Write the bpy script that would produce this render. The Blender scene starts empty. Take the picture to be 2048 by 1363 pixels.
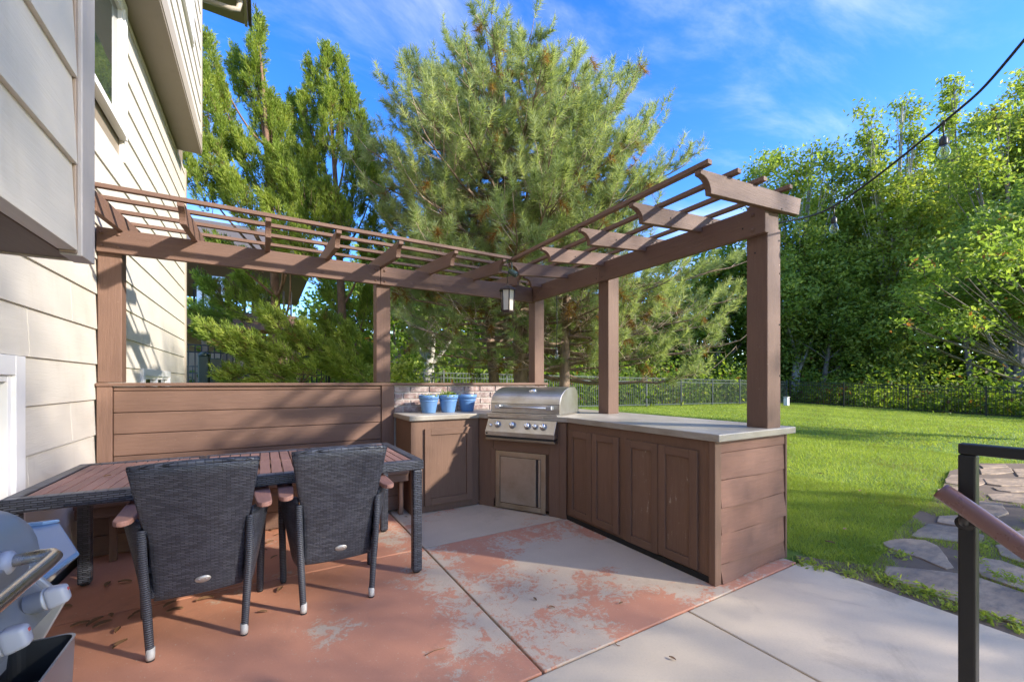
import bpy, bmesh, math, random
import numpy as np
from mathutils import Vector, Matrix, Euler
random.seed(7); RNG = np.random.default_rng(11)
SC = bpy.context.scene
COL = SC.collection
R = math.radians

# ------------------------------------------------------------------ camera
FPX = 833.0; EYE = 1.25; HOR = 765.0; YAW = R(30.77)
cam = bpy.data.cameras.new('camera'); camo = bpy.data.objects.new('camera', cam); COL.objects.link(camo)
camo.location = (0, 0, EYE); camo.rotation_euler = (R(90), 0, -YAW)
cam.sensor_width = 36; cam.lens = FPX / 2048 * 36; cam.shift_y = (HOR - 681.5) / 2048
cam.clip_start = .05; cam.clip_end = 600
SC.camera = camo
# ------------------------------------------------------------------ light
SUN_DIR = Vector((-1.0, 1.12, -.70)).normalized()      # the way the light travels
sl = bpy.data.lights.new('sun', 'SUN'); so = bpy.data.objects.new('sun', sl); COL.objects.link(so)
sl.energy = 2.1; sl.angle = R(1.6); sl.color = (1.0, .925, .82)
so.rotation_euler = SUN_DIR.to_track_quat('-Z', 'Y').to_euler(); so.location = (6, -6, 12)
SC.view_settings.view_transform = 'Standard'; SC.view_settings.look = 'None'
SC.view_settings.exposure = 2.3; SC.view_settings.gamma = 1.0
W = bpy.data.worlds.new('World'); SC.world = W; W.use_nodes = True
nt = W.node_tree; nt.nodes.clear()
def nn(t, k, **kw):
    n = t.nodes.new(k)
    for a, b in kw.items():
        if a.startswith('i_'):
            key = a[2:]; key = int(key) if key.isdigit() else key
            n.inputs[key].default_value = b
        else: setattr(n, a, b)
    return n
sky = nn(nt, 'ShaderNodeTexSky', sky_type='NISHITA', sun_disc=False)
sky.sun_elevation = math.asin(-SUN_DIR.z); sky.sun_rotation = math.atan2(-SUN_DIR.x, -SUN_DIR.y)
sky.air_density = 1.0; sky.dust_density = .4; sky.ozone_density = 3.5; sky.altitude = 300
hs = nn(nt, 'ShaderNodeHueSaturation'); hs.inputs['Saturation'].default_value = 1.3; hs.inputs['Value'].default_value = .70
hs.inputs['Hue'].default_value = .517
tc = nn(nt, 'ShaderNodeTexCoord'); sp = nn(nt, 'ShaderNodeSeparateXYZ'); nt.links.new(tc.outputs['Generated'], sp.inputs[0])
zz = nn(nt, 'ShaderNodeMath', operation='MAXIMUM'); nt.links.new(sp.outputs[2], zz.inputs[0]); zz.inputs[1].default_value = .08
dv = nn(nt, 'ShaderNodeVectorMath', operation='DIVIDE'); nt.links.new(tc.outputs['Generated'], dv.inputs[0])
cz = nn(nt, 'ShaderNodeCombineXYZ')
for i in range(3): nt.links.new(zz.outputs[0], cz.inputs[i])
nt.links.new(cz.outputs[0], dv.inputs[1])
mp = nn(nt, 'ShaderNodeMapping'); mp.inputs['Rotation'].default_value = (0, 0, R(-22)); mp.inputs['Scale'].default_value = (.8, 1.7, 1)
mp.inputs['Location'].default_value = (.35, .2, 0)
nt.links.new(dv.outputs[0], mp.inputs[0])
n1 = nn(nt, 'ShaderNodeTexNoise'); n1.inputs['Scale'].default_value = 1.15; n1.inputs['Detail'].default_value = 9; n1.inputs['Roughness'].default_value = .62; n1.inputs['Distortion'].default_value = .5
nt.links.new(mp.outputs[0], n1.inputs['Vector'])
n2 = nn(nt, 'ShaderNodeTexNoise'); n2.inputs['Scale'].default_value = .45; n2.inputs['Detail'].default_value = 3
mp2 = nn(nt, 'ShaderNodeMapping'); mp2.inputs['Location'].default_value = (11.0, -3.0, 0); nt.links.new(dv.outputs[0], mp2.inputs[0]); nt.links.new(mp2.outputs[0], n2.inputs['Vector'])
ad = nn(nt, 'ShaderNodeMath', operation='MULTIPLY'); nt.links.new(n1.outputs[0], ad.inputs[0]); nt.links.new(n2.outputs[0], ad.inputs[1])
cr = nn(nt, 'ShaderNodeMapRange'); cr.interpolation_type = 'SMOOTHSTEP'; cr.inputs['From Min'].default_value = .19; cr.inputs['From Max'].default_value = .43; cr.inputs['To Max'].default_value = .72
nt.links.new(ad.outputs[0], cr.inputs['Value'])
mx = nn(nt, 'ShaderNodeMixRGB'); mx.inputs['Color2'].default_value = (2.3, 2.35, 2.5, 1)
nt.links.new(sky.outputs[0], hs.inputs['Color']); nt.links.new(hs.outputs[0], mx.inputs['Color1']); nt.links.new(cr.outputs[0], mx.inputs['Fac'])
bg = nn(nt, 'ShaderNodeBackground'); bg.inputs['Strength'].default_value = .15
ow = nn(nt, 'ShaderNodeOutputWorld'); nt.links.new(mx.outputs[0], bg.inputs['Color']); nt.links.new(bg.outputs[0], ow.inputs[0])

# ------------------------------------------------------------------ materials
def mat(name):
    m = bpy.data.materials.new(name); m.use_nodes = True
    t = m.node_tree; b = t.nodes['Principled BSDF']; return m, t, b
def L(t, a, b): t.links.new(a, b)
def objvec(t, scale=(1, 1, 1), rand=True):
    c = nn(t, 'ShaderNodeTexCoord'); o = c.outputs['Object']
    if rand:
        oi = nn(t, 'ShaderNodeObjectInfo'); mu = nn(t, 'ShaderNodeMath', operation='MULTIPLY'); mu.inputs[1].default_value = 37.0
        L(t, oi.outputs['Random'], mu.inputs[0])
        a = nn(t, 'ShaderNodeVectorMath', operation='ADD'); L(t, o, a.inputs[0]); L(t, mu.outputs[0], a.inputs[1]); o = a.outputs[0]
    m = nn(t, 'ShaderNodeMapping'); m.inputs['Scale'].default_value = scale; L(t, o, m.inputs[0]); return m.outputs[0]
def noise(t, vec, scale, detail=5, rough=.55, dist=0):
    n = nn(t, 'ShaderNodeTexNoise'); n.inputs['Scale'].default_value = scale; n.inputs['Detail'].default_value = detail
    n.inputs['Roughness'].default_value = rough; n.inputs['Distortion'].default_value = dist
    L(t, vec, n.inputs['Vector']); return n.outputs[0]
def ramp(t, fac, stops):
    r = nn(t, 'ShaderNodeValToRGB'); e = r.color_ramp.elements
    while len(e) > 1: e.remove(e[-1])
    for i, (p, c) in enumerate(stops):
        x = e[0] if i == 0 else e.new(p)
        x.position = p; x.color = (*c, 1) if len(c) == 3 else c
    L(t, fac, r.inputs[0]); return r.outputs[0]
def mixc(t, f, a, b, mode='MIX'):
    m = nn(t, 'ShaderNodeMixRGB', blend_type=mode)
    for i, s in ((0, f), (1, a), (2, b)):
        if hasattr(s, 'is_linked') or isinstance(s, bpy.types.NodeSocket): L(t, s, m.inputs[i])
        else: m.inputs[i].default_value = s if i == 0 else (*s, 1)
    return m.outputs[0]
def bump(t, b, h, strength=.4, dist=.002):
    n = nn(t, 'ShaderNodeBump'); n.inputs['Strength'].default_value = strength; n.inputs['Distance'].default_value = dist
    L(t, h, n.inputs['Height']); L(t, n.outputs[0], b.inputs['Normal'])
def mathn(t, op, a, b=None):
    n = nn(t, 'ShaderNodeMath', operation=op)
    for i, s in ((0, a), (1, b)):
        if s is None: continue
        if isinstance(s, bpy.types.NodeSocket): L(t, s, n.inputs[i])
        else: n.inputs[i].default_value = s
    return n.outputs[0]
def rand(t):
    return nn(t, 'ShaderNodeObjectInfo').outputs['Random']

def wood(name, axis, c1, c2, chips=.0, grain=.5):
    m, t, b = mat(name)
    s = [12, 12, 12]; s[axis] = .8
    v = objvec(t, s); n = noise(t, v, 6, 8, .65, .6)
    v2 = objvec(t, (1, 1, 1)); n2 = noise(t, v2, 2.2, 5, .6)
    c = mixc(t, n2, c1, c2)
    c = mixc(t, mathn(t, 'MULTIPLY', ramp(t, n, [(.38, (0, 0, 0)), (.66, (1, 1, 1))]), .30), c, (c1[0] * .45, c1[1] * .45, c1[2] * .45))
    rr = nn(t, 'ShaderNodeHueSaturation'); L(t, c, rr.inputs['Color'])
    mr = nn(t, 'ShaderNodeMapRange'); mr.inputs['To Min'].default_value = .88; mr.inputs['To Max'].default_value = 1.1
    L(t, rand(t), mr.inputs['Value']); L(t, mr.outputs[0], rr.inputs['Value']); c = rr.outputs[0]
    n4 = noise(t, objvec(t, (1, 1, 1)), 90, 3, .6)
    spk = ramp(t, n4, [(.70, (0, 0, 0)), (.73, (1, 1, 1))])
    c = mixc(t, mathn(t, 'MULTIPLY', spk, .35), c, (.42, .36, .30))
    if chips > 0:
        n3 = noise(t, objvec(t, (14, 14, 5) if axis != 2 else (16, 16, 4)), 2.6, 8, .8)
        k = ramp(t, n3, [(.5 + .28 * (1 - chips), (0, 0, 0)), (.53 + .28 * (1 - chips), (1, 1, 1))])
        c = mixc(t, mathn(t, 'MULTIPLY', k, .6), c, (.40, .34, .27))
    L(t, c, b.inputs['Base Color']); b.inputs['Roughness'].default_value = .62
    b.inputs['Specular IOR Level'].default_value = .32
    bump(t, b, n, grain * 1.5, .004); return m
BR1, BR2 = (.180, .103, .072), (.150, .085, .060)
WX, WY, WZ = (wood('painted_brown_wood_' + 'xyz'[i], i, BR1, BR2) for i in range(3))
CB1, CB2 = (.190, .108, .070), (.155, .088, .058)
CX, CY, CZ = (wood('cabinet_paint_' + 'xyz'[i], i, CB1, CB2, .12 if i == 2 else 0, .25) for i in range(3))
CZW = wood('cabinet_panel_chipped', 2, CB1, CB2, .62, .25)
EX = wood('end_board_paint', 0, (.225, .112, .078), (.18, .09, .062), .1, .3)
TBW = wood('table_slat', 1, (.36, .20, .16), (.28, .15, .12), 0, .25)
TBE = wood('arm_wood', 1, (.36, .19, .15), (.28, .14, .11), 0, .2)
UNP = wood('weathered_wood', 0, (.24, .17, .11), (.17, .12, .08), 0, .4)

def siding(name, c1, c2, axis):
    m, t, b = mat(name)
    s = [22, 22, 22]; s[axis] = 1.4
    n = noise(t, objvec(t, s), 3.2, 7, .6, 1.2); n2 = noise(t, objvec(t, (1, 1, 1)), 1.6, 5, .6)
    c = mixc(t, n2, c1, c2); c = mixc(t, mathn(t, 'MULTIPLY', n, .16), c, (c1[0] * .5, c1[1] * .48, c1[2] * .45))
    d = noise(t, objvec(t, (3, 3, .8)), 1.8, 6, .7); c = mixc(t, ramp(t, d, [(.55, (0, 0, 0)), (.8, (.35, .35, .35))]), c, (c1[0] * .6, c1[1] * .56, c1[2] * .48))
    L(t, c, b.inputs['Base Color']); b.inputs['Roughness'].default_value = .55
    bump(t, b, n, .55, .003); return m
SID = siding('house_siding', (.65, .60, .53), (.57, .525, .455), 1)
TRIMT = siding('tan_trim', (.40, .345, .28), (.34, .29, .23), 1)
TRIMZ = siding('tan_trim_vertical', (.40, .345, .28), (.34, .29, .23), 2)
SOFF = siding('soffit', (.30, .25, .19), (.25, .2, .155), 1)

def plain(name, col, rough=.5, metal=0, spec=.5, nscale=0, namp=.0, bmp=0, coat=0):
    m, t, b = mat(name); b.inputs['Roughness'].default_value = rough; b.inputs['Metallic'].default_value = metal
    b.inputs['Specular IOR Level'].default_value = spec; b.inputs['Coat Weight'].default_value = coat
    v = objvec(t); n = noise(t, v, nscale or 8, 6, .6)
    c = mixc(t, n, tuple(x * (1 - namp) for x in col), tuple(min(1, x * (1 + namp)) for x in col))
    L(t, c, b.inputs['Base Color'])
    rr = nn(t, 'ShaderNodeMapRange'); rr.inputs['To Min'].default_value = max(0, rough - .1); rr.inputs['To Max'].default_value = min(1, rough + .12)
    L(t, n, rr.inputs['Value']); L(t, rr.outputs[0], b.inputs['Roughness'])
    if bmp: bump(t, b, noise(t, v, (nscale or 8) * 6, 5, .6), bmp, .002)
    return m
WHITE = plain('white_vinyl', (.78, .76, .74), .4, namp=.05)
DARK = plain('dark_void', (.012, .011, .010), .8)
IRON = plain('black_iron', (.011, .011, .011), .42, 0, .5, 30, .3, .15)
IRON_GLARE = plain('sunlit_fence_tint', (.05, .065, .065), .4, .0, .5, 20, .2)  # grey-green tone is sun glare put into the lit fence's colour
HANDR = plain('brown_rail_paint', (.17, .085, .075), .28, 0, .6, 14, .12, .08)
POTB = plain('blue_plastic', (.11, .23, .45), .38, 0, .5, 9, .12)
SOIL = plain('potting_soil', (.05, .035, .025), .9, nscale=30, namp=.4, bmp=.6)
KNOBW = plain('grey_white_plastic', (.38, .39, .44), .3, 0, .5, 6, .05)
ENAM = plain('pale_grey_enamel', (.28, .32, .37), .33, .35, .5, 3, .12)
BLUEP = plain('blue_grey_shelf', (.16, .27, .44), .4, .2, .5, 2, .15)
BLK = plain('black_plastic', (.02, .022, .024), .42)
BARE = plain('capped_foot', (.42, .40, .37), .45, nscale=20, namp=.15)
MORT = plain('mortar', (.45, .41, .37), .9, nscale=40, namp=.15, bmp=.5)
LEAFB = plain('dead_leaf', (.22, .115, .05), .7, nscale=20, namp=.4)
DIRT = plain('bare_soil', (.15, .105, .07), .95, nscale=9, namp=.45, bmp=.8)
GREENM = plain('green_metal', (.035, .06, .05), .4)
FROST = plain('frosted_glass', (.50, .46, .38), .35, nscale=3, namp=.06)
BRONZE = plain('dark_bronze', (.055, .038, .035), .45, .3, nscale=20, namp=.3)
RUBBER = plain('rubber', (.012, .012, .012), .6)
TAN = plain('tan_stucco', (.34, .25, .17), .8, nscale=5, namp=.1)
ROOFM = plain('roof_shingle', (.10, .085, .075), .85, nscale=12, namp=.3, bmp=.5)

def steel(name, base, rough, axis, warm=0, streak=.5):
    m, t, b = mat(name); s = [60, 60, 60]; s[axis] = 1.2
    n = noise(t, objvec(t, s, False), 3, 4, .6); n2 = noise(t, objvec(t, (1, 1, 1)), 4, 6, .65)
    c = mixc(t, ramp(t, n2, [(.4, (0, 0, 0)), (.75, (1, 1, 1))]), base, (base[0] * .72, base[1] * .66, base[2] * .56))
    L(t, c, b.inputs['Base Color']); b.inputs['Metallic'].default_value = 1
    mr = nn(t, 'ShaderNodeMapRange'); mr.inputs['To Min'].default_value = rough - .08; mr.inputs['To Max'].default_value = rough + .14
    L(t, n, mr.inputs['Value']); L(t, mr.outputs[0], b.inputs['Roughness']); bump(t, b, n, .12, .0006)
    return m
STEEL = steel('brushed_steel', (.62, .60, .57), .34, 0)
STEELV = steel('brushed_steel_door', (.55, .52, .46), .4, 2)
STEELY = steel('tube_steel', (.62, .60, .57), .26, 1)
CHROME = plain('chrome', (.8, .8, .8), .12, 1)
TRAYR = plain('galvanised_rim', (.32, .35, .40), .35, .8, nscale=12, namp=.15)

def concrete_counter():
    m, t, b = mat('counter_concrete')
    v = objvec(t, (1, 1, 1), False); n = noise(t, v, 2.5, 9, .65); n2 = noise(t, v, 24, 6, .7)
    c = ramp(t, n, [(.3, (.31, .275, .215)), (.5, (.43, .39, .32)), (.7, (.52, .485, .42))])
    c = mixc(t, mathn(t, 'MULTIPLY', n2, .4), c, (.20, .17, .13))
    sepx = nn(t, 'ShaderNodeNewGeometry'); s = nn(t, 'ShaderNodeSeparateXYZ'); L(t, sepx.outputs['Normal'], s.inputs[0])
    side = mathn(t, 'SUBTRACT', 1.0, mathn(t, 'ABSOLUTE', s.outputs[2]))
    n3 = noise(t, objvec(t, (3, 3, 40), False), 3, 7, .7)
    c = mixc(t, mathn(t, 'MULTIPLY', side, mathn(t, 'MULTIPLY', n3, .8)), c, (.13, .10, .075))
    L(t, c, b.inputs['Base Color']); b.inputs['Roughness'].default_value = .42; bump(t, b, n2, .35, .002)
    return m
CTOP = concrete_counter()

def slabmat(name, lo, hi, gx=0.0, off=(0, 0, 0), red=(.60, .265, .155), pale=(.64, .50, .355), amount=1.0):
    m, t, b = mat(name)
    c = nn(t, 'ShaderNodeTexCoord'); mp = nn(t, 'ShaderNodeMapping'); mp.inputs['Location'].default_value = off; L(t, c.outputs['Object'], mp.inputs[0]); v = mp.outputs[0]
    big = noise(t, v, 1.25, 3, .5); fine = noise(t, v, 9, 15, .82, .5); micro = noise(t, v, 90, 4, .6)
    s = nn(t, 'ShaderNodeSeparateXYZ'); L(t, c.outputs['Object'], s.inputs[0])
    k = mathn(t, 'ADD', mathn(t, 'MULTIPLY', big, .42), mathn(t, 'MULTIPLY', fine, .36)); k = mathn(t, 'ADD', k, mathn(t, 'MULTIPLY', noise(t, v, 38, 9, .8, .6), .22))
    k = mathn(t, 'ADD', k, mathn(t, 'MULTIPLY', s.outputs[0], gx))
    f = ramp(t, k, [(lo, (0, 0, 0)), (hi, (1, 1, 1))])
    tone = noise(t, v, 3.2, 6, .6)
    rc = mixc(t, tone, tuple(x * .84 for x in red), tuple(min(1, x * 1.15) for x in red))
    pc = mixc(t, tone, tuple(x * .84 for x in pale), tuple(min(1, x * 1.12) for x in pale))
    pc = mixc(t, mathn(t, 'MULTIPLY', micro, .3), pc, (.30, .24, .20))
    f = mathn(t, 'MULTIPLY', f, 1.0)
    cc = mixc(t, f, rc, pc)
    st = noise(t, v, 1.9, 8, .7, .8); cc = mixc(t, ramp(t, st, [(.56, (0, 0, 0)), (.78, (.45, .45, .45))]), cc, (.16, .11, .085))
    spk = noise(t, v, 210, 2, .5); cc = mixc(t, ramp(t, spk, [(.68, (0, 0, 0)), (.72, (.5, .5, .5))]), cc, (.17, .12, .10))
    fl = noise(t, v, 70, 6, .7, .6); cc = mixc(t, ramp(t, fl, [(.635, (0, 0, 0)), (.66, (.8, .8, .8))]), cc, pale)
    L(t, cc, b.inputs['Base Color']); b.inputs['Roughness'].default_value = .68
    bump(t, b, mathn(t, 'ADD', mathn(t, 'MULTIPLY', f, -.5), mathn(t, 'MULTIPLY', micro, .6)), .35, .003)
    return m
SL_A = slabmat('painted_slab_red', .55, .575, .05)
SL_B = slabmat('painted_slab_worn', .478, .498, 0, (5.3, 2.1, 0))
SL_C = slabmat('painted_slab_pale', .43, .455, 0, (1.3, 7.1, 0), pale=(.66, .51, .345))
SL_D = slabmat('grey_slab', .33, .42, 0, (2.3, 9.1, 0), red=(.52, .33, .25), pale=(.66, .54, .385))

def stonemat():
    m, t, b = mat('flagstone'); v = objvec(t, (1, 1, 1)); n = noise(t, v, 3, 9, .65, .5); n2 = noise(t, objvec(t, (1, 3, 1)), 8, 8, .7)
    c = ramp(t, n, [(.32, (.19, .13, .08)), (.5, (.36, .255, .165)), (.68, (.48, .345, .22))])
    c = mixc(t, ramp(t, n2, [(.42, (0, 0, 0)), (.7, (.7, .7, .7))]), c, (.12, .10, .085))
    L(t, c, b.inputs['Base Color']); b.inputs['Roughness'].default_value = .7; bump(t, b, n2, .6, .006); return m
STONE = stonemat()
def brickmat():
    m, t, b = mat('reclaimed_brick'); v = objvec(t, (1, 1, 1)); n = noise(t, v, 18, 8, .72)
    base = ramp(t, rand(t), [(0, (.20, .125, .11)), (.35, (.26, .155, .13)), (.7, (.18, .125, .115)), (1, (.32, .23, .20))])
    n2 = noise(t, v, 45, 7, .75)
    c = mixc(t, ramp(t, n, [(.42, (0, 0, 0)), (.62, (.85, .85, .85))]), base, (.47, .40, .36))
    c = mixc(t, ramp(t, n2, [(.3, (.5, .5, .5)), (.5, (0, 0, 0))]), c, (.13, .08, .07))
    L(t, c, b.inputs['Base Color']); b.inputs['Roughness'].default_value = .85; bump(t, b, n2, .6, .004); return m
BRICK = brickmat()

def wicker(name, ax_u, ax_v, sc=1.0, c1=(.080, .086, .108), c2=(.010, .011, .014)):
    # basket weave on two object axes: strands run along u, uprights along v
    m, t, b = mat(name); c = nn(t, 'ShaderNodeTexCoord'); s = nn(t, 'ShaderNodeSeparateXYZ'); L(t, c.outputs['Object'], s.inputs[0])
    cb = nn(t, 'ShaderNodeCombineXYZ'); L(t, s.outputs[ax_u], cb.inputs[0]); L(t, s.outputs[ax_v], cb.inputs[1])
    wob = noise(t, c.outputs['Object'], 7, 2, .5)
    br = nn(t, 'ShaderNodeTexBrick'); br.offset = .5; br.squash = 1
    av = nn(t, 'ShaderNodeVectorMath', operation='SCALE'); L(t, cb.outputs[0], av.inputs[0]); av.inputs['Scale'].default_value = 1
    wv = nn(t, 'ShaderNodeVectorMath', operation='ADD'); L(t, av.outputs[0], wv.inputs[0])
    ws = nn(t, 'ShaderNodeVectorMath', operation='SCALE'); L(t, wob, ws.inputs[0]); ws.inputs['Scale'].default_value = .009; L(t, ws.outputs[0], wv.inputs[1])
    L(t, wv.outputs[0], br.inputs['Vector'])
    br.inputs['Scale'].default_value = 1; br.inputs['Brick Width'].default_value = .032 * sc; br.inputs['Row Height'].default_value = .0078 * sc
    br.inputs['Mortar Size'].default_value = .0017 * sc; br.inputs['Mortar Smooth'].default_value = .7; br.inputs['Bias'].default_value = 0
    br.inputs['Color1'].default_value = (*c1, 1); br.inputs['Color2'].default_value = (c1[0] * .42, c1[1] * .42, c1[2] * .45, 1); br.inputs['Mortar'].default_value = (*c2, 1)
    n = noise(t, c.outputs['Object'], 60, 4, .7)
    cc = mixc(t, ramp(t, n, [(.55, (0, 0, 0)), (.85, (.4, .4, .4))]), br.outputs[0], (.12, .12, .135))
    L(t, cc, b.inputs['Base Color']); b.inputs['Roughness'].default_value = .4; b.inputs['Specular IOR Level'].default_value = .6
    h = mathn(t, 'SUBTRACT', 1.0, br.outputs['Fac'])
    bump(t, b, h, 1.0, .006); return m
WK_XZ = wicker('wicker_back', 0, 2); WK_YZ = wicker('wicker_side', 1, 2); WK_XY = wicker('wicker_frame_x', 0, 1, 1.25)
WK_YX = wicker('wicker_frame_y', 1, 0, 1.25); WK_ZX = wicker('wicker_post', 0, 2, 1.5)
def wound():
    m, t, b = mat('wicker_wound_leg'); c = nn(t, 'ShaderNodeTexCoord'); s = nn(t, 'ShaderNodeSeparateXYZ'); L(t, c.outputs['Object'], s.inputs[0])
    w = mathn(t, 'SINE', mathn(t, 'MULTIPLY', s.outputs[2], 620))
    f = mathn(t, 'ADD', mathn(t, 'MULTIPLY', w, .5), .5)
    L(t, mixc(t, f, (.02, .022, .028), (.085, .09, .105)), b.inputs['Base Color']); b.inputs['Roughness'].default_value = .42
    bump(t, b, f, .9, .004); return m
WOUND = wound()

def glassmat(name, tint=(.9, .95, .95), rough=.02):
    m, t, b = mat(name); b.inputs['Base Color'].default_value = (*tint, 1); b.inputs['Roughness'].default_value = rough
    b.inputs['Transmission Weight'].default_value = 1; b.inputs['IOR'].default_value = 1.45; return m
BULB = glassmat('clear_bulb_glass')
def winglass():
    m, t, b = mat('window_glass'); b.inputs['Base Color'].default_value = (.03, .04, .04, 1); b.inputs['Roughness'].default_value = .03
    b.inputs['Specular IOR Level'].default_value = 1.0; b.inputs['IOR'].default_value = 2.2
    n = noise(t, objvec(t, (1, 1, 1)), 1.4, 2, .5); bump(t, b, n, .1, .02); return m
WGL = winglass()
def foliage(name, stops, trans=.35, rough=.55):
    m, t, b = mat(name); a = nn(t, 'ShaderNodeAttribute'); a.attribute_name = 'tone'
    c = ramp(t, a.outputs['Fac'], stops)
    L(t, c, b.inputs['Base Color']); b.inputs['Roughness'].default_value = rough; b.inputs['Specular IOR Level'].default_value = .3
    out = t.nodes['Material Output']; tr = nn(t, 'ShaderNodeBsdfTranslucent')
    L(t, mixc(t, 1.0, c, (1.25, 1.25, .6), 'MULTIPLY'), tr.inputs[0])
    ms = nn(t, 'ShaderNodeMixShader'); ms.inputs[0].default_value = trans; L(t, b.outputs[0], ms.inputs[1]); L(t, tr.outputs[0], ms.inputs[2])
    L(t, ms.outputs[0], out.inputs[0]); return m
F_PINE = foliage('pine_needles', [(0, (.24, .115, .035)), (.09, (.27, .17, .055)), (.12, (.13, .19, .075)), (.5, (.28, .345, .15)), (1, (.46, .50, .26))], .5)
F_JUN = foliage('juniper_sprays', [(0, (.19, .13, .04)), (.07, (.10, .145, .025)), (.5, (.22, .30, .045)), (1, (.42, .47, .10))], .5)
F_DEC = foliage('broad_leaves', [(0, (.16, .12, .03)), (.05, (.11, .17, .035)), (.5, (.23, .32, .065)), (1, (.43, .47, .11))], .55)
F_DEC2 = foliage('broad_leaves_dark', [(0, (.11, .17, .04)), (.5, (.21, .31, .065)), (.93, (.36, .43, .11)), (1, (.30, .13, .05))], .55)
F_SHR = foliage('understory_leaves', [(0, (.14, .07, .02)), (.1, (.09, .15, .025)), (.6, (.19, .28, .04)), (1, (.36, .40, .07))], .55)
F_GRASS = foliage('grass_blades', [(0, (.24, .19, .07)), (.1, (.20, .265, .045)), (.6, (.30, .39, .06)), (1, (.45, .50, .11))], .45)
def bark(name, c1, c2, sc=14):
    m, t, b = mat(name); n = noise(t, objvec(t, (1, 1, .3)), sc, 8, .7); L(t, ramp(t, n, [(.35, c1), (.65, c2)]), b.inputs['Base Color'])
    b.inputs['Roughness'].default_value = .9; bump(t, b, n, .8, .02); return m
BK_PINE = bark('pine_bark', (.11, .07, .05), (.30, .21, .15)); BK_TWIG = bark('dry_pine_twigs', (.24, .17, .12), (.48, .38, .28)); BK_GREY = bark('grey_bark', (.08, .065, .05), (.20, .17, .14))
BK_PALE = bark('pale_bark', (.24, .22, .19), (.46, .43, .38)); BK_RED = bark('juniper_bark', (.11, .06, .035), (.24, .14, .085))
def lawnmat():
    m, t, b = mat('lawn_soil'); g = objvec(t, (1, 1, 1), False)
    n = noise(t, g, .7, 6, .6); n2 = noise(t, g, 60, 4, .7)
    c = ramp(t, n, [(.3, (.12, .21, .018)), (.55, (.165, .27, .022)), (.75, (.21, .29, .035))])
    c = mixc(t, mathn(t, 'MULTIPLY', n2, .6), c, (.045, .085, .01))
    L(t, c, b.inputs['Base Color']); b.inputs['Roughness'].default_value = .9; bump(t, b, n2, .8, .03); return m
LAWN = lawnmat()

# ------------------------------------------------------------------ builders
def empty(name, label=None, cat=None, loc=(0, 0, 0), rz=0, group=None, kind=None):
    o = bpy.data.objects.new(name, None); COL.objects.link(o); o.location = loc; o.rotation_euler = (0, 0, rz); o.empty_display_size = .1
    if label: o['label'] = label
    if cat: o['category'] = cat
    if group: o['group'] = group
    if kind: o['kind'] = kind
    return o
def tag(o, label=None, cat=None, group=None, kind=None):
    if label: o['label'] = label
    if cat: o['category'] = cat
    if group: o['group'] = group
    if kind: o['kind'] = kind
    return o
def link(name, me, m, parent=None, loc=(0, 0, 0), rot=(0, 0, 0), bev=0, smooth=False):
    o = bpy.data.objects.new(name, me); COL.objects.link(o)
    if m is not None and not me.materials: me.materials.append(m)
    o.location = loc; o.rotation_euler = rot
    if parent: o.parent = parent
    if bev:
        b = o.modifiers.new('bevel', 'BEVEL'); b.width = bev; b.segments = 2; b.limit_method = 'ANGLE'
    if smooth:
        for p in me.polygons: p.use_smooth = True
    return o
def boxmesh(sx, sy, sz):
    v = [(x * sx / 2, y * sy / 2, z * sz / 2) for x in (-1, 1) for y in (-1, 1) for z in (-1, 1)]
    f = [(0, 1, 3, 2), (4, 6, 7, 5), (0, 4, 5, 1), (2, 3, 7, 6), (0, 2, 6, 4), (1, 5, 7, 3)]
    me = bpy.data.meshes.new('box'); me.from_pydata(v, [], f); return me
def box(name, x0, x1, y0, y1, z0, z1, m, parent=None, bev=.003, rot=(0, 0, 0)):
    p = Vector(((x0 + x1) / 2, (y0 + y1) / 2, (z0 + z1) / 2))
    if parent is not None and parent.rotation_euler.z == 0 and not parent.get('local'): p -= wloc(parent)
    return link(name, boxmesh(x1 - x0, y1 - y0, z1 - z0), m, parent, p, rot, bev)
def wloc(o):
    p = Vector(o.location)
    while o.parent: o = o.parent; p += Vector(o.location)
    return p
def prism(name, pts, axis, a, b, m, parent=None, bev=.002, rel=True, smooth=False):
    """pts: 2D outline in the two other axes (cyclic order x->y->z), extruded a..b along axis"""
    def mk(p, h):
        c = [0, 0, 0]; c[axis] = h; c[(axis + 1) % 3] = p[0]; c[(axis + 2) % 3] = p[1]; return c
    n = len(pts); area = sum(pts[i][0] * pts[(i + 1) % n][1] - pts[(i + 1) % n][0] * pts[i][1] for i in range(n))
    if area < 0: pts = pts[::-1]
    v = [mk(p, a) for p in pts] + [mk(p, b) for p in pts]
    if b < a: v = [mk(p, b) for p in pts] + [mk(p, a) for p in pts]
    f = [tuple(range(n))[::-1], tuple(range(n, 2 * n))] + [(i, (i + 1) % n, n + (i + 1) % n, n + i) for i in range(n)]
    off = Vector((0, 0, 0))
    if rel and parent is not None and not parent.get('local'): off = wloc(parent)
    c = Vector([sum(q[i] for q in v) / len(v) for i in range(3)])
    me = bpy.data.meshes.new(name); me.from_pydata([tuple(Vector(q) - c) for q in v], [], f); me.update()
    return link(name, me, m, parent, c - off, bev=bev)
def bmobj(name, bm, m, parent=None, loc=(0, 0, 0), rot=(0, 0, 0), bev=0, smooth=True):
    me = bpy.data.meshes.new(name); bm.to_mesh(me); bm.free(); o = link(name, me, m, parent, loc, rot, bev)
    if smooth:
        for p in me.polygons: p.use_smooth = True
    return o
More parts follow.
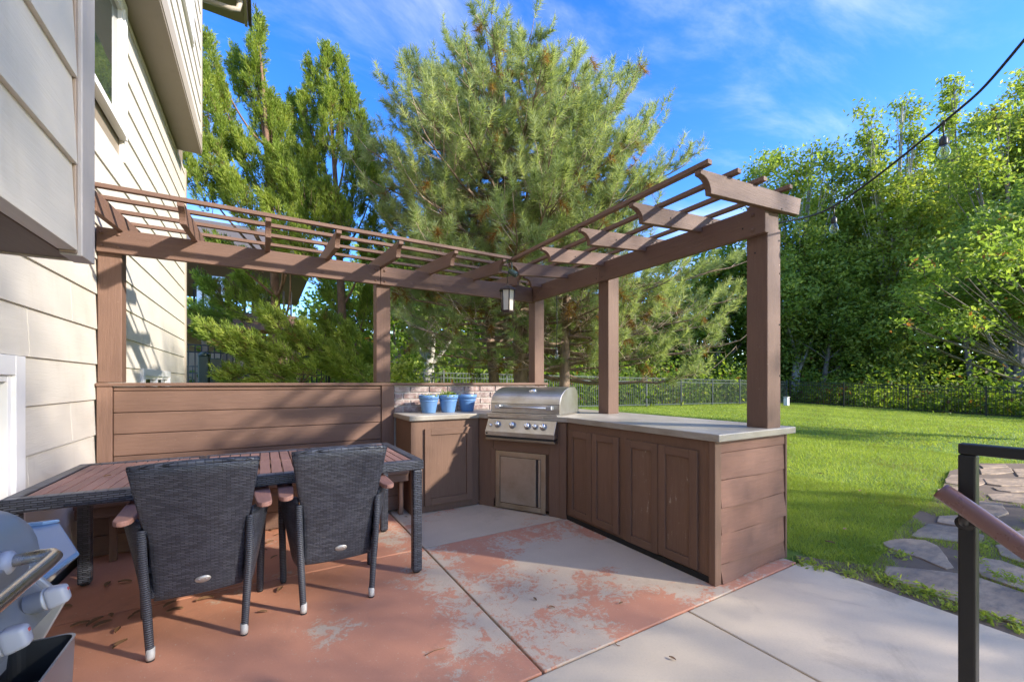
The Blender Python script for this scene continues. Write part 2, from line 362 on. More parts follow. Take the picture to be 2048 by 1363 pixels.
def lathe(prof, n=24):
    bm = bmesh.new(); rings = []
    for r, z in prof:
        rings.append([bm.verts.new((r * math.cos(2 * math.pi * i / n), r * math.sin(2 * math.pi * i / n), z)) for i in range(n)])
    for a, b in zip(rings, rings[1:]):
        for i in range(n):
            bm.faces.new((a[i], a[(i + 1) % n], b[(i + 1) % n], b[i]))
    if prof[0][0] > 1e-4: bm.faces.new(rings[0][::-1])
    if prof[-1][0] > 1e-4: bm.faces.new(rings[-1])
    bmesh.ops.remove_doubles(bm, verts=bm.verts, dist=1e-5); bmesh.ops.recalc_face_normals(bm, faces=bm.faces); return bm
def tubes_np(lines, sides=6):
    V, F = [], []; off = 0
    ang = np.arange(sides) * 2 * math.pi / sides
    for pts, rad in lines:
        P = np.asarray(pts, float); r = np.asarray(rad, float) * np.ones(len(P)); T = np.gradient(P, axis=0); T /= np.linalg.norm(T, axis=1)[:, None] + 1e-9
        up = np.array([0, 0, 1.]) if abs(T[0, 2]) < .9 else np.array([1., 0, 0])
        A = np.cross(T, up); A /= np.linalg.norm(A, axis=1)[:, None] + 1e-9; B = np.cross(T, A)
        ring = P[:, None] + r[:, None, None] * (np.cos(ang)[None, :, None] * A[:, None] + np.sin(ang)[None, :, None] * B[:, None])
        V.append(ring.reshape(-1, 3)); n = len(P)
        i = np.arange(n - 1)[:, None] * sides; j = np.arange(sides)[None]; jn = (j + 1) % sides
        F.append(np.stack([i + j, i + jn, i + sides + jn, i + sides + j], -1).reshape(-1, 4) + off); off += n * sides
    return np.concatenate(V), np.concatenate(F)
def npmesh(name, V, F, tone=None, smooth=False):
    me = bpy.data.meshes.new(name); k = F.shape[1]
    me.vertices.add(len(V)); me.vertices.foreach_set('co', np.ascontiguousarray(V, np.float32).ravel())
    me.loops.add(F.size); me.loops.foreach_set('vertex_index', np.ascontiguousarray(F, np.int32).ravel())
    me.polygons.add(len(F)); me.polygons.foreach_set('loop_start', np.arange(0, F.size, k, dtype=np.int32))
    me.polygons.foreach_set('use_smooth', np.full(len(F), smooth))
    me.update(calc_edges=True)
    if tone is not None:
        a = me.attributes.new('tone', 'FLOAT', 'FACE'); a.data.foreach_set('value', np.ascontiguousarray(tone, np.float32))
    return me
def tube(name, pts, r, m, parent=None, sides=10, caps=True, loc=(0, 0, 0)):
    V, F = tubes_np([(pts, r)], sides); me = bpy.data.meshes.new(name)
    f = [tuple(x) for x in F.tolist()]
    if caps: n = len(V); f += [tuple(range(sides))[::-1], tuple(range(n - sides, n))]
    off = np.array(loc)
    me.from_pydata((V - off).tolist(), [], f); me.update()
    pl = Vector((0, 0, 0)) if (parent is None or parent.get('local')) else wloc(parent)
    return link(name, me, m, parent, Vector(loc) - pl, smooth=True)
def bez(p0, p1, p2, n=10):
    t = np.linspace(0, 1, n)[:, None]; p0, p1, p2 = map(np.asarray, (p0, p1, p2))
    return (1 - t) ** 2 * p0 + 2 * t * (1 - t) * p1 + t * t * p2
def unit(a): return a / (np.linalg.norm(a, axis=-1, keepdims=True) + 1e-9)
def copy_tree(o, parent=None):
    c = o.copy(); COL.objects.link(c); c.parent = parent
    for ch in list(o.children): copy_tree(ch, c)
    return c
def ray_pt(u, v, t):       # a point t metres in front of the camera plane, used to read positions off the photo
    fw = (math.sin(YAW), math.cos(YAW)); rt = (math.cos(YAW), -math.sin(YAW)); k = (u - 1024) / FPX
    return np.array([t * (fw[0] + rt[0] * k), t * (fw[1] + rt[1] * k), EYE + t * (HOR - v) / FPX])
def gz(x, y):
    x = np.asarray(x, float); y = np.asarray(y, float)
    w = np.clip((np.hypot(np.maximum(x - 3.4, 0), np.maximum(y - 4.8, 0)) - 2.4) / 3.0, 0, 1)
    z = .0355 * (np.clip(y, -6, 14) - 1.5) - .012 * (np.clip(x, -4, 30) - 3.2)
    return z * w - .012
def gpt(u, v):             # photo point on the ground
    p = ray_pt(u, v, 1.); d = p - np.array([0, 0, EYE]); t = EYE / -d[2]
    return d[0] * t, d[1] * t

# ================================================================== GROUND
xs = np.concatenate([np.linspace(-60, -4, 12), np.linspace(-3, 30, 100), np.linspace(32, 160, 24)])
ys = np.concatenate([np.linspace(-60, -4, 12), np.linspace(-3, 14, 70), np.linspace(15, 160, 24)])
GX, GY = np.meshgrid(xs, ys); GZ = gz(GX, GY)
GZ = np.where((GX > -3.2) & (GX < 3.05) & (GY < 4.5), -.10, GZ)
nx, ny = len(xs), len(ys); ii = (np.arange(ny - 1)[:, None] * nx + np.arange(nx - 1)[None]).ravel()
o = link('ground', npmesh('ground', np.stack([GX, GY, GZ], -1).reshape(-1, 3), np.stack([ii, ii + 1, ii + nx + 1, ii + nx], -1), smooth=True), LAWN); tag(o, kind='structure')

# patio: a recessed dark base and slabs
patio = empty('patio', kind='structure')
o = box('base', -1.11, 3.14, -2.5, 4.36, -.10, -.014, DIRT, patio, 0)
def slab(pts, m, z=0.0):
    pts = [tuple(p) for p in pts]
    prism('slab', [(p[0], p[1]) for p in pts], 2, -.09, z, m, patio, .005)
def edge_x(y): return 3.19 + .05 * math.sin(y * 1.3) + .06 * (y < 1.5) * (1.5 - y) * .1
G = .006
slab([(-1.1, 1.475 + G), (1.04 - G, 1.475 + G), (1.04 - G, 3.05 - G), (-1.1, 3.05 - G)], SL_A)
slab([(-1.1, 3.05 + G), (1.04 - G, 3.05 + G), (1.04 - G, 4.36), (-1.1, 4.36)], SL_A)
slab([(1.04 + G, 1.475 + G), (2.6, 1.475 + G), (3.19, 1.475 + G), (3.19, 3.05 - G), (1.04 + G, 3.05 - G)], SL_B)
slab([(1.04 + G, 3.05 + G), (3.19, 3.05 + G), (3.19, 4.36), (1.04 + G, 4.36)], SL_C)
slab([(-1.1, -.1 + G), (.3, -.1 + G), (2.0 - G, -.1 + G), (2.0 - G, 1.475 - G), (-1.1, 1.475 - G)], SL_D)
slab([(2.0 + G, -.1 + G), (3.16, -.1 + G), (3.185, .35), (3.215, .8), (3.235, 1.15), (3.23, 1.475 - G), (2.0 + G, 1.475 - G)], SL_D)
slab([(-1.1, -2.5), (3.1, -2.5), (3.16, -.1 - G), (-1.1, -.1 - G)], SL_D)
# slab pieces keep world-coordinate textures
for o in patio.children:
    if o.name.startswith('slab'):
        l = Vector(o.location); o.data.transform(Matrix.Translation(l)); o.location = (0, 0, 0)

# path: soil bed with flagstones
path = empty('path', kind='structure')
bed = [(1790, 1060), (1880, 985), (1900, 940), (1960, 925), (2120, 925), (2300, 1000), (2300, 1560), (2040, 1330), (1900, 1225), (1700, 1165), (1600, 1122), (1592, 1108), (1660, 1118), (1740, 1128), (1770, 1100)]
bp_ = [gpt(*p) for p in bed]
bp_[5] = (6.6, 1.0); bp_[6] = (3.6, -.35)
prism('bed', bp_, 2, -.05, -.006, DIRT, path, 0)
ST = ["550,605 620,588 700,585 790,595 850,620 880,650 940,740 900,750 830,722 760,690 640,655 570,628",
 "705,575 740,545 800,508 900,520 970,527 1110,572 1090,610 970,608 840,590 740,583",
 "560,735 650,740 780,755 960,775 1080,800 1200,840 1330,885 1400,930 1400,1075 1322,1060 1215,1030 1090,980 960,935 800,880 640,825 570,785",
 "850,498 860,465 970,462 1070,490 1160,552 1110,552 970,520",
 "1080,690 1200,710 1322,755 1400,790 1400,880 1322,872 1200,830 1090,792 1040,735",
 "1165,622 1240,615 1340,640 1400,680 1380,730 1290,712 1195,680",
 "850,318 920,305 975,310 965,345 900,352 870,350",
 "890,265 930,240 1020,245 1120,262 1125,282 1080,298 970,295 900,285",
 "1080,385 1200,400 1240,450 1180,470 1090,457 1030,420",
 "1120,348 1230,342 1400,352 1400,398 1260,392 1150,378",
 "1150,310 1240,305 1400,308 1400,332 1250,333 1180,326",
 "1080,212 1250,206 1265,228 1170,238 1090,238", "1080,190 1220,185 1240,200 1100,206",
 "1100,265 1230,262 1400,275 1400,300 1200,302 1120,292", "1260,212 1400,205 1420,250 1290,250",
 "1230,560 1400,520 1440,600 1300,605", "1420,900 1600,980 1600,1120 1420,1080", "1420,760 1560,800 1580,900 1430,860"]
for s in ST:
    pp = [gpt(1560 + float(a.split(',')[0]) / 2.709, 860 + float(a.split(',')[1]) / 2.709) for a in s.split()]
    q = []
    cx = sum(a[0] for a in pp) / len(pp); cy = sum(a[1] for a in pp) / len(pp)
    for i in range(len(pp)):
        a, b = pp[i], pp[(i + 1) % len(pp)]; L0 = math.hypot(b[0] - a[0], b[1] - a[1]); k = max(1, int(L0 / .05))
        for j in range(k):
            f = j / k; w = random.uniform(.975, 1.015); x = a[0] + (b[0] - a[0]) * f; y = a[1] + (b[1] - a[1]) * f
            q.append((cx + (x - cx) * w, cy + (y - cy) * w))
    prism('stone', q, 2, -.03, random.uniform(.002, .011), STONE, path, .006)

# ================================================================== HOUSE
house = empty('house', 'cream lap sided two storey house along the left edge of the patio', 'house', (-1.116, 3.0, 0))
HX = -1.13; EXPO = .2727; ZL = 1.392
def board(parent, x, y0, y1, z0, z1, m=SID, nm='siding_board', lap=.016):
    # lap board facing +x: proud at the bottom, tucked at the top
    pts = [(0, z0), (0, z1), (-.028, z1), (-.028, z0)]
    prof = [(x + lap, z0), (x + .003, z1), (x - .03, z1), (x - .03, z0)]
    # prism axis y: outline order (z, x)
    prism(nm, [(p[1], p[0]) for p in prof], 1, y0, y1, m, parent, .0015)
wall = box('wall', HX - .25, HX - .031, -3.0, 8.70, -.1, 8.1, SOFF, house, 0)
def courses(parent, x, y0, y1, zlo, zhi, holes=(), joints=()):
    n0 = math.floor((zlo - ZL) / EXPO); n1 = math.ceil((zhi - ZL) / EXPO)
    for n in range(n0, n1):
        a = max(zlo, ZL + n * EXPO); b = min(zhi, ZL + (n + 1) * EXPO + .0)
        if b - a < .02: continue
        segs = [(y0, y1)]
        for (h0, h1, hz0, hz1) in holes:
            if hz0 < b - .01 and hz1 > a + .01:
                new = []
                for s0, s1 in segs:
                    if h0 > s0 and h1 < s1: new += [(s0, h0), (h1, s1)]
                    elif h0 <= s0 and h1 >= s1: pass
                    elif h0 <= s0 < h1: new.append((h1, s1))
                    elif h0 < s1 <= h1: new.append((s0, h0))
                    else: new.append((s0, s1))
                segs = new
        for s0, s1 in segs:
            cut = [s0] + sorted(j + (n % 3) * .6 for j in joints if s0 < j + (n % 3) * .6 < s1) + [s1]
            for c0, c1 in zip(cut, cut[1:]):
                if c1 - c0 > .05: board(parent, x, c0 + .0015, c1 - .0015, a + .002, b + .002)
courses(wall, HX, -1.6, 8.60, .04, 4.76, [(1.9, 3.245, .42, 1.39), (4.0, 5.19, 3.50, 5.2), (5.80, 7.29, .7, 1.40)], (3.35, 5.2, 6.7))
box('corner_trim', HX - .03, HX + .026, 8.60, 8.73, -.1, 4.76, TRIMZ, house)
box('corner_trim', HX - .25, HX - .031, 8.70, 8.73, -.1, 8.1, TRIMZ, house)
# upper floor jetty
OX = -.84
jet = box('jetty', HX - .03, OX - .03, 2.2, 7.96, 4.80, 8.2, SOFF, house, 0)
courses(jet, OX, 2.2, 7.86, 5.02, 8.15, [(5.9, 7.0, 5.75, 7.2)])
box('jetty_soffit', HX, OX + .012, 2.2, 7.98, 4.765, 4.80, SOFF, house)
box('band_board', OX - .03, OX + .02, 2.2, 7.98, 4.801, 5.02, TRIMT, house)
box('corner_trim', OX - .03, OX + .024, 7.86, 7.97, 5.021, 8.2, TRIMZ, house)
# cantilevered bay near the camera
bay = box('bay', HX - .02, -.553, -2.6, 1.955, 1.70, 4.9, SOFF, house, 0)
courses(bay, -.522, -2.6, 1.835, ZL + EXPO, 4.8)
box('bay_corner_trim', -.553, -.500, 1.852, 1.967, 1.655, 4.8, siding('bay_trim', (.46, .42, .40), (.40, .365, .345), 2), house)
box('bay_corner_bead', -.550, -.510, 1.836, 1.851, 1.66, 4.8, siding('bay_bead', (.34, .26, .20), (.28, .21, .16), 2), house)
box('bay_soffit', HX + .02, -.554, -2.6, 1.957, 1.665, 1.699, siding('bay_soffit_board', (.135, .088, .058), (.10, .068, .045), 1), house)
box('bay_end_board', HX + .02, -.554, 1.957, 1.975, 1.66, 4.8, TRIMZ, house)
# windows
def window(y0, y1, z0, z1, x=HX, mull=1, fw=.075, nm='window'):
    w = empty(nm, loc=(x, y0, z0)); w.parent = house; w.location = Vector((x, y0, z0)) - wloc(house)
    w['local'] = 1
    H_, L_ = z1 - z0, y1 - y0
    def bx(n, a0, a1, b0, b1, c0, c1, m, bv=.003):
        link(n, boxmesh(a1 - a0, b1 - b0, c1 - c0), m, w, ((a0 + a1) / 2, (b0 + b1) / 2, (c0 + c1) / 2), bev=bv)
    bx('casing', -.02, .035, 0, fw, 0, H_, WHITE); bx('casing', -.02, .035, L_ - fw, L_, 0, H_, WHITE)
    bx('casing', -.02, .034, fw, L_ - fw, H_ - fw, H_, WHITE); bx('sill', -.02, .045, fw, L_ - fw, 0, fw * .8, WHITE)
    step = (L_ - 2 * fw) / mull
    for i in range(mull):
        a, b = fw + i * step, fw + (i + 1) * step
        bx('sash', -.02, .018, a, a + .035, fw * .8, H_ - fw, WHITE); bx('sash', -.02, .018, b - .035, b, fw * .8, H_ - fw, WHITE)
        bx('sash', -.02, .017, a + .035, b - .035, H_ - fw - .035, H_ - fw, WHITE); bx('sash', -.02, .017, a + .035, b - .035, fw * .8, fw * .8 + .035, WHITE)
        bx('pane', -.019, -.012, a + .035, b - .035, fw * .8 + .035, H_ - fw - .035, WGL, 0)
    del w['local']
    return w
window(3.7, 5.19, 3.50, 5.2 - .45); window(1.9, 3.245, .42, 1.39, fw=.10); window(5.80, 7.29, .7, 1.40, mull=2); window(5.9, 7.0, 5.75, 7.2, x=OX)
# eave at the far end
prism('roof', [(8.2, 8.12), (9.5, 8.12), (9.5, 8.22), (8.2, 8.75)], 0, -1.7, -.32, SOFF, house, .005)
prism('roof', [(8.2, 8.752), (9.52, 8.222), (9.52, 8.30), (8.2, 8.84)], 0, -1.7, -.26, ROOFM, house, .005)
box('fascia', -.318, -.27, 8.2, 9.52, 8.10, 8.22, TRIMT, house)
box('gutter', -.26, -.20, 8.2, 9.52, 8.13, 8.22, plain('gutter', (.07, .055, .045), .4), house, .01)
tube('downpipe', [(-.95, 8.9, 7.86), (-.5, 8.9, 7.88), (-.40, 8.9, 7.92), (-.36, 8.9, 8.12)], .045, TRIMZ, house)

# ================================================================== PERGOLA
per = empty('pergola', 'brown painted corner pergola over the bench and outdoor kitchen', 'pergola', (2.95, 4.44, 0))
def post(x, y, z0, z1, w=.145, d=.145): return box('post', x, x + w, y, y + d, z0, z1, WZ, per, .006)
BYF = 4.38
box('beam', HX + .022, 1.03, BYF, BYF + .045, 2.262, 2.452, WX, per, .005)
box('beam', 1.034, 2.91, BYF, BYF + .045, 2.262, 2.452, WX, per, .005)
box('beam', 2.915, 2.96, 3.176, 4.50, 2.27, 2.458, WY, per, .005)
box('beam', 2.915, 2.96, 1.545, 3.172, 2.27, 2.458, WY, per, .005)
post(-1.112, BYF + .046, 1.252, 2.455, .142, .13); post(1.0, BYF + .046, 1.252, 2.455); post(2.963, BYF + .03, .0, 2.455)
p_end = post(2.962, 1.555, .935, 2.50); post(2.962, 3.09, .935, 2.455)
box('post_cladding', 3.108, 3.14, 1.56, 1.695, .935, 2.33, WZ, per, .004)
def rafter_prof(zb, zt, s0, s1, sl=.085, rev=False):
    # s along the rafter from the decorative tip (s0) to the tail (s1); returns outline (s, z)
    h = zt - zb; out = [(s0, zt), (s0, zt - .028)]
    for i in range(1, 7):
        a = i / 6 * math.pi / 2
        out.append((s0 + .012 + .088 * math.sin(a), zt - .032 - (h - .032) * (1 - math.cos(a))))
    d = s1 - s0
    out = [(s, z + sl * (s - s0)) for s, z in out]
    out += [(s1 - .035, zb + sl * (d - .035)), (s1, zt - .01 + sl * d)]
    return out
LX = [-.97, -.50, .028, .53, 1.045, 1.57, 2.10]
for i, x in enumerate(LX):
    pr = rafter_prof(2.375, 2.505, 3.67, 4.92, .087)
    prism('rafter', pr, 0, x - .02, x + .02, WY, per, .003)
prism('rafter', rafter_prof(2.417, 2.547, 4.18, 4.92, .087), 0, 2.61, 2.65, WY, per, .003)
RY = [1.515, 2.04, 2.585, 3.125, 3.69, 4.21]
def rprof_x(s0, s1, zt): return [(z, s) for s, z in rafter_prof(zt - .13, zt, s0, s1, .083)]
for i, y in enumerate(RY):
    s0 = 2.165 if i < 5 else 2.67
    zt = 2.485 if i < 5 else 2.527
    a, b = (y - .02, y + .02)
    if i == 0: a, b = 1.508, 1.548
    prism('rafter', rprof_x(s0, 3.32, zt), 1, a, b, WX, per, .003)
for i, y in enumerate((3.69, 4.0, 4.38, 4.80)):     # battens over the left arm
    z = 2.512 + .087 * (y - 3.67)
    xe = (2.19, 2.50, 2.86, 3.28)[i]
    box('batten', HX + .02, xe, y - .019, y + .019, z, z + .028, WX, per, .002)
for i, x in enumerate((2.185, 2.475, 2.76, 3.08)):   # battens over the right arm
    z = 2.494 + .083 * (x - 2.165)
    ye = (3.665, 3.97, 4.35, 4.77)[i]
    box('batten', x - .019, x + .019, 1.462, ye, z, z + .028, WY, per, .002)
for (x, y, z) in [(.985 + dx, BYF - .003, zz_) for dx in (.0, .09) for zz_ in (2.30, 2.41)] + [(-1.08 + dx, BYF - .003, zz_) for dx in (.0, .10) for zz_ in (2.31, 2.41)]:
    bmobj('bolt_head', lathe([(0, -.006), (.010, -.004), (.013, 0), (.013, .003)], 10), WX, per, Vector((x, y, z)) - wloc(per), (R(90), 0, 0))
for (y, z) in ((1.63, 2.41), (1.63, 2.31)):
    bmobj('bolt_head', lathe([(0, -.006), (.010, -.004), (.013, 0), (.013, .003)], 10), WX, per, Vector((2.912, y, z)) - wloc(per), (0, R(90), 0))

scr = lathe([(0, -.0015), (.005, -.001), (.0065, .001)], 8); scm = bpy.data.meshes.new('screw_head'); scr.to_mesh(scm); scr.free()
for (x, y, z, rot) in [(3.03 + a, 1.5585 if i else 1.5065, z, (R(90), 0, 0)) for i, (a, z) in enumerate([(.02, 2.44), (.10, 2.02), (.095, 1.66), (.10, 1.30), (.09, 2.25), (.045, 1.1)])] + \
        [(3.0 + k * .05, yy - .0215, 2.50 + .02 * (k % 2), (R(90), 0, 0)) for yy in RY[1:5] for k in (0, 1)] + [(2.55, yy - .0215, 2.45, (R(90), 0, 0)) for yy in RY[1:4]] + \
        [(2.9135, y, z, (0, R(90), 0)) for y, z in ((1.70, 2.34), (3.13, 2.31), (3.21, 2.31), (3.13, 2.42), (3.21, 2.42))] + [(2.9605, 1.64, 2.16, (0, R(90), 0))]:
    if rot[0] and y > 1.558: pass
    link('screw_head', scm, DARK, per, Vector((x, y - .0005 if rot[0] else y, z)) - wloc(per), rot)

# ================================================================== BENCH AND BACK WALL
bench = empty('built_in_bench', 'brown plank built-in bench with tall back behind the wicker table', 'bench', (0, 4.2, 0))
BY = 4.40
box('cap_rail', -1.112, 3.15, BY - .025, BY + .15, 1.222, 1.250, WX, bench, .006)
box('stile', -1.108, -1.018, BY - .012, BY + .03, .0, 1.2215, WZ, bench, .004)
box('stile', 1.045, 1.175, BY - .012, BY + .03, .0, 1.2215, WZ, bench, .004)
box('backing', -1.09, 1.17, BY + .031, BY + .10, .0, 1.22, WX, bench, 0)
zs = [1.2215, 1.185, 1.013, .843, .67, .50, .43]
for a, b in zip(zs, zs[1:]): box('plank', -1.015, 1.042, BY + .002, BY + .03, b + .003, a - .002, WX, bench, .005)
box('seat_board', -1.09, 1.175, 3.86, 4.05, .40, .43, WX, bench, .005); box('seat_board', -1.09, 1.175, 4.06, 4.22, .40, .43, WX, bench, .005); box('seat_board', -1.09, 1.175, 4.23, 4.39, .40, .43, WX, bench, .005)
box('fascia', -1.09, 1.175, 3.885, 3.91, .325, .398, WX, bench, .004)
for x in (-.93, -.1, .6, 1.1): box('support', x, x + .04, 3.93, 3.97, .0, .398, WZ, bench, .003)
for z in (.01, .155): box('kick_board', -1.09, 1.17, 4.08, 4.10, z, z + .14, WX, bench, .003)
box('kick_board', -1.09, 1.17, 4.08, 4.10, .30, .398, WX, bench, .003)

bw = empty('brick_wall', 'low reclaimed brick splashback behind the blue pots and built-in grill', 'wall', (2.2, 4.45, 0))
box('core', 1.18, 3.14, BY + .012, BY + .14, .0, 1.2205, MORT, bw, 0)
bh, ml = .058, .0125
bmesh0 = {}
row = 0; z = 1.2205 - .012 - bh
while z > .9:
    x = 1.182 - (.11 if row % 2 else .03)
    while x < 3.14:
        bl = .195 + random.uniform(-.006, .006); a, b = max(x, 1.182), min(x + bl, 3.138)
        if b - a > .02:
            dz = random.uniform(-.0015, .0015); dy = random.uniform(0, .006)
            o = box('brick', a, b, BY - .002 + dy, BY + .05, z + dz, z + bh + dz, BRICK, bw, .004)
        x += bl + ml
    z -= bh + ml; row += 1
# brick return seen right of the grill lid
for k in range(4):
    zb = 1.2205 - .012 - bh - k * (bh + ml)
    box('brick', 3.141, 3.15, BY + .005, BY + .135, zb, zb + bh, BRICK, bw, .003)

# ================================================================== KITCHEN CABINETS
kit = empty('outdoor_kitchen_cabinet', 'brown painted L-shaped kitchen cabinet with concrete counter and panelled doors', 'cabinet', (2.2, 3.4, 0))
CT0, CT1 = .890, .937
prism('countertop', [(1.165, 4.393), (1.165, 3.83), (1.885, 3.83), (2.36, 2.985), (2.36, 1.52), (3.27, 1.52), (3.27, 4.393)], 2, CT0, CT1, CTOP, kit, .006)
# carcass
prism('carcass', [(1.215, 4.38), (1.215, 3.885), (1.915, 3.885), (2.415, 3.02), (2.415, 1.585), (3.19, 1.585), (3.19, 4.38)], 2, .035, .889, CZ, kit, 0)
# left cabinet face frame (Y = 3.86) and side
box('face_panel', 1.19, 1.90, 3.862, 3.884, .005, .8885, CZ, kit, .003)
box('side_panel', 1.19, 1.214, 3.885, 4.385, .005, .8885, CZ, kit, .003)
def door(parent, w, h, loc, rot, fr=.062, chip=False, mx_=CX, mz=CZ, pull=False):
    d = empty('door', loc=loc, rz=rot); d.parent = parent; d.location = Vector(loc) - wloc(parent); d['local'] = 1
    def bx(n, a0, a1, b0, b1, c0, c1, m): link(n, boxmesh(a1 - a0, b1 - b0, c1 - c0), m, d, ((a0 + a1) / 2, (b0 + b1) / 2, (c0 + c1) / 2), bev=.003)
    bx('stile', 0, fr, -.02, 0, 0, h, mz); bx('stile', w - fr, w, -.02, 0, 0, h, mz)
    bx('door_rail', fr, w - fr, -.0195, 0, 0, fr, mx_); bx('door_rail', fr, w - fr, -.0195, 0, h - fr, h, mx_)
    bx('panel', fr, w - fr, -.007, 0, fr, h - fr, CZW if chip else mz)
    del d['local']; return d
door(kit, .50, .735, (1.32, 3.861, .072), 0)
# right cabinet face (X = 2.39)
box('face_panel', 2.392, 2.414, 1.60, 3.03, .005, .8885, CZ, kit, .003)
MR = R(-90)
door(kit, .305, .760, (2.391, 2.985, .062), MR, .058, True)
door(kit, .305, .760, (2.391, 2.674, .064), MR, .058)
door(kit, .305, .775, (2.391, 2.294, .045), MR, .058, True)
door(kit, .305, .765, (2.391, 1.984, .053), MR, .058, True)
box('corner_post', 2.375, 2.44, 1.556, 1.60, .0, .8885, CZ, kit, .004)
box('kick_edge', 2.384, 2.391, 1.60, 3.02, .0, .04, DARK, kit, 0)
# end face (Y = 1.556): warped lap boards
zl = [.811, .636, .465, .300, .118, .004]
box('end_trim', 2.441, 3.215, 1.562, 1.584, .812, .8885, EX, kit, .003)
for i, (a, b) in enumerate(zip(zl, zl[1:])):
    n = 12; xs_ = np.linspace(2.443, 3.20, n); V = []
    for j, x in enumerate(xs_):
        f = j / (n - 1); w = (.010 + .012 * i / 4) * math.sin(f * 2.6 + i * 1.1) ** 2 + .006
        zt = a - .002 + (.004 * math.sin(f * 5 + i) if i else 0); zb = b + .003 + .004 * math.sin(f * 5 + i + 1)
        V += [(x, 1.583, zb), (x, 1.572 - w, zb), (x, 1.570 - w * .15, zt), (x, 1.583, zt)]
    F = [(4 * j + k, 4 * j + (k + 1) % 4, 4 * j + 4 + (k + 1) % 4, 4 * j + 4 + k) for j in range(n - 1) for k in range(4)]
    F += [(3, 2, 1, 0), tuple(4 * (n - 1) + k for k in range(4))]
    c = Vector((2.82, 1.575, (a + b) / 2)); me = bpy.data.meshes.new('end_board'); me.from_pydata([tuple(Vector(v) - c) for v in V], [], F); me.update()
    bm = bmesh.new(); bm.from_mesh(me); bmesh.ops.recalc_face_normals(bm, faces=bm.faces); bm.to_mesh(me); bm.free()
    link('end_board', me, EX, kit, c - wloc(kit))
box('corner_post', 3.20, 3.222, 1.556, 1.60, .0, .8885, CZ, kit, .003)
box('back_panel', 3.191, 3.213, 1.60, 4.38, .0, .8885, CZ, kit, 0)
# diagonal face panel + access door
DA = -math.atan2(.8646, .5025)
diag = empty('diagonal_face', loc=(1.9, 3.855, 0), rz=DA); diag.parent = kit; diag.location = Vector((1.9, 3.855, 0)) - wloc(kit); diag['local'] = 1
def dbx(n, a0, a1, b0, b1, c0, c1, m, bv=.003): return link(n, boxmesh(a1 - a0, b1 - b0, c1 - c0), m, diag, ((a0 + a1) / 2, (b0 + b1) / 2, (c0 + c1) / 2), bev=bv)
dbx('face_panel', 0.0, .175, .002, .02, .0, .888, CZ); dbx('face_panel', .7835, .962, .002, .02, .0, .888, CZ)
dbx('face_panel', .176, .783, .002, .02, .575, .888, CX)
dbx('batten', .895, .96, -.008, .001, .0, .885, CZ)
dbx('face_panel', .14, .20, -.004, .001, .09, .59, CZ)
del diag['local']
acc = empty('access_door', loc=(0, 0, 0), rz=DA); acc.parent = kit; acc.location = Vector((1.9, 3.855, 0)) - wloc(kit); acc['local'] = 1
acc['label'] = 'stainless steel access door below the grill'
def abx(n, a0, a1, b0, b1, c0, c1, m, bv=.003): return link(n, boxmesh(a1 - a0, b1 - b0, c1 - c0), m, acc, ((a0 + a1) / 2, (b0 + b1) / 2, (c0 + c1) / 2), bev=bv)
STF = steel('door_frame_steel', (.52, .46, .37), .42, 2)
abx('steel_frame', .205, .254, -.012, .0, .015, .574, STF); abx('steel_frame', .704, .754, -.012, .0, .015, .574, STF)
abx('steel_frame', .2545, .7035, -.011, .0, .522, .573, STF); abx('steel_frame', .2545, .7035, -.011, .0, .016, .062, STF)
abx('door_leaf', .260, .652, -.010, .004, .068, .517, STEELV); abx('finger_groove', .654, .676, -.002, .006, .068, .517, BLK); abx('door_leaf', .678, .7, -.012, .004, .068, .517, STEELV)
del acc['local']

# ================================================================== BUILT-IN GRILL
gr = empty('built_in_grill', 'stainless steel built-in gas grill set diagonally in the counter corner', 'grill', (1.9, 3.855, 0), DA); gr['local'] = 1
def gbx(n, a0, a1, b0, b1, c0, c1, m, bv=.003): return link(n, boxmesh(a1 - a0, b1 - b0, c1 - c0), m, gr, ((a0 + a1) / 2, (b0 + b1) / 2, (c0 + c1) / 2), bev=bv)
def gprism(n, pts, a0, a1, m, bv=.002): return prism(n, pts, 0, a0, a1, m, gr, bv, rel=False)
gbx('firebox', .15, .86, .01, .50, .62, .944, BLK)
gbx('top_flange', .12, .885, -.038, .56, .938, .952, STEEL)
gbx('front_strip', .127, .878, -.036, -.012, .905, .9375, STEEL)
gbx('vent_strip', .14, .865, -.030, -.012, .893, .904, BLK)
gprism('control_panel', [(-.012, .892), (-.034, .892), (-.095, .775), (-.095, .735), (-.012, .735)], .135, .878, STEEL)
gbx('drip_slot', .14, .873, -.085, -.012, .712, .734, BLK); gbx('drip_tray', .135, .878, -.088, -.012, .69, .711, steel('tray_steel', (.35, .31, .26), .4, 0))
# lid: curved hood
prof = [(.012, .955), (.010, 1.045)]
for i in range(1, 11):
    a = i / 10 * math.pi / 2; prof.append((.012 + .30 * (1 - math.cos(a)), 1.045 + .162 * math.sin(a)))
prof += [(.40, 1.208), (.46, 1.17), (.50, 1.10), (.50, .955)]
lid = gprism('lid', prof, .140, .890, STEEL, .004)
for k in (0, 1):
    x = .136 if k == 0 else .8905
    gprism('lid_end_cap', [(p[0] * .985 + .004, .955 + (p[1] - .955) * .99) for p in prof], x, x + .0035, steel('end_steel', (.58, .57, .55), .38, 2), .001)
gbx('lid_seam', .143, .887, .0075, .010, 1.043, 1.047, BLK, 0)
tube('handle', [(.25, -.045, 1.012), (.80, -.045, 1.012)], .011, STEEL, gr, 12)
for x in (.225, .775):
    gbx('handle_bracket', x, x + .06, -.058, .008, .994, 1.034, KNOBW if False else plain('bracket_metal', (.5, .53, .58), .3, .9), .008)
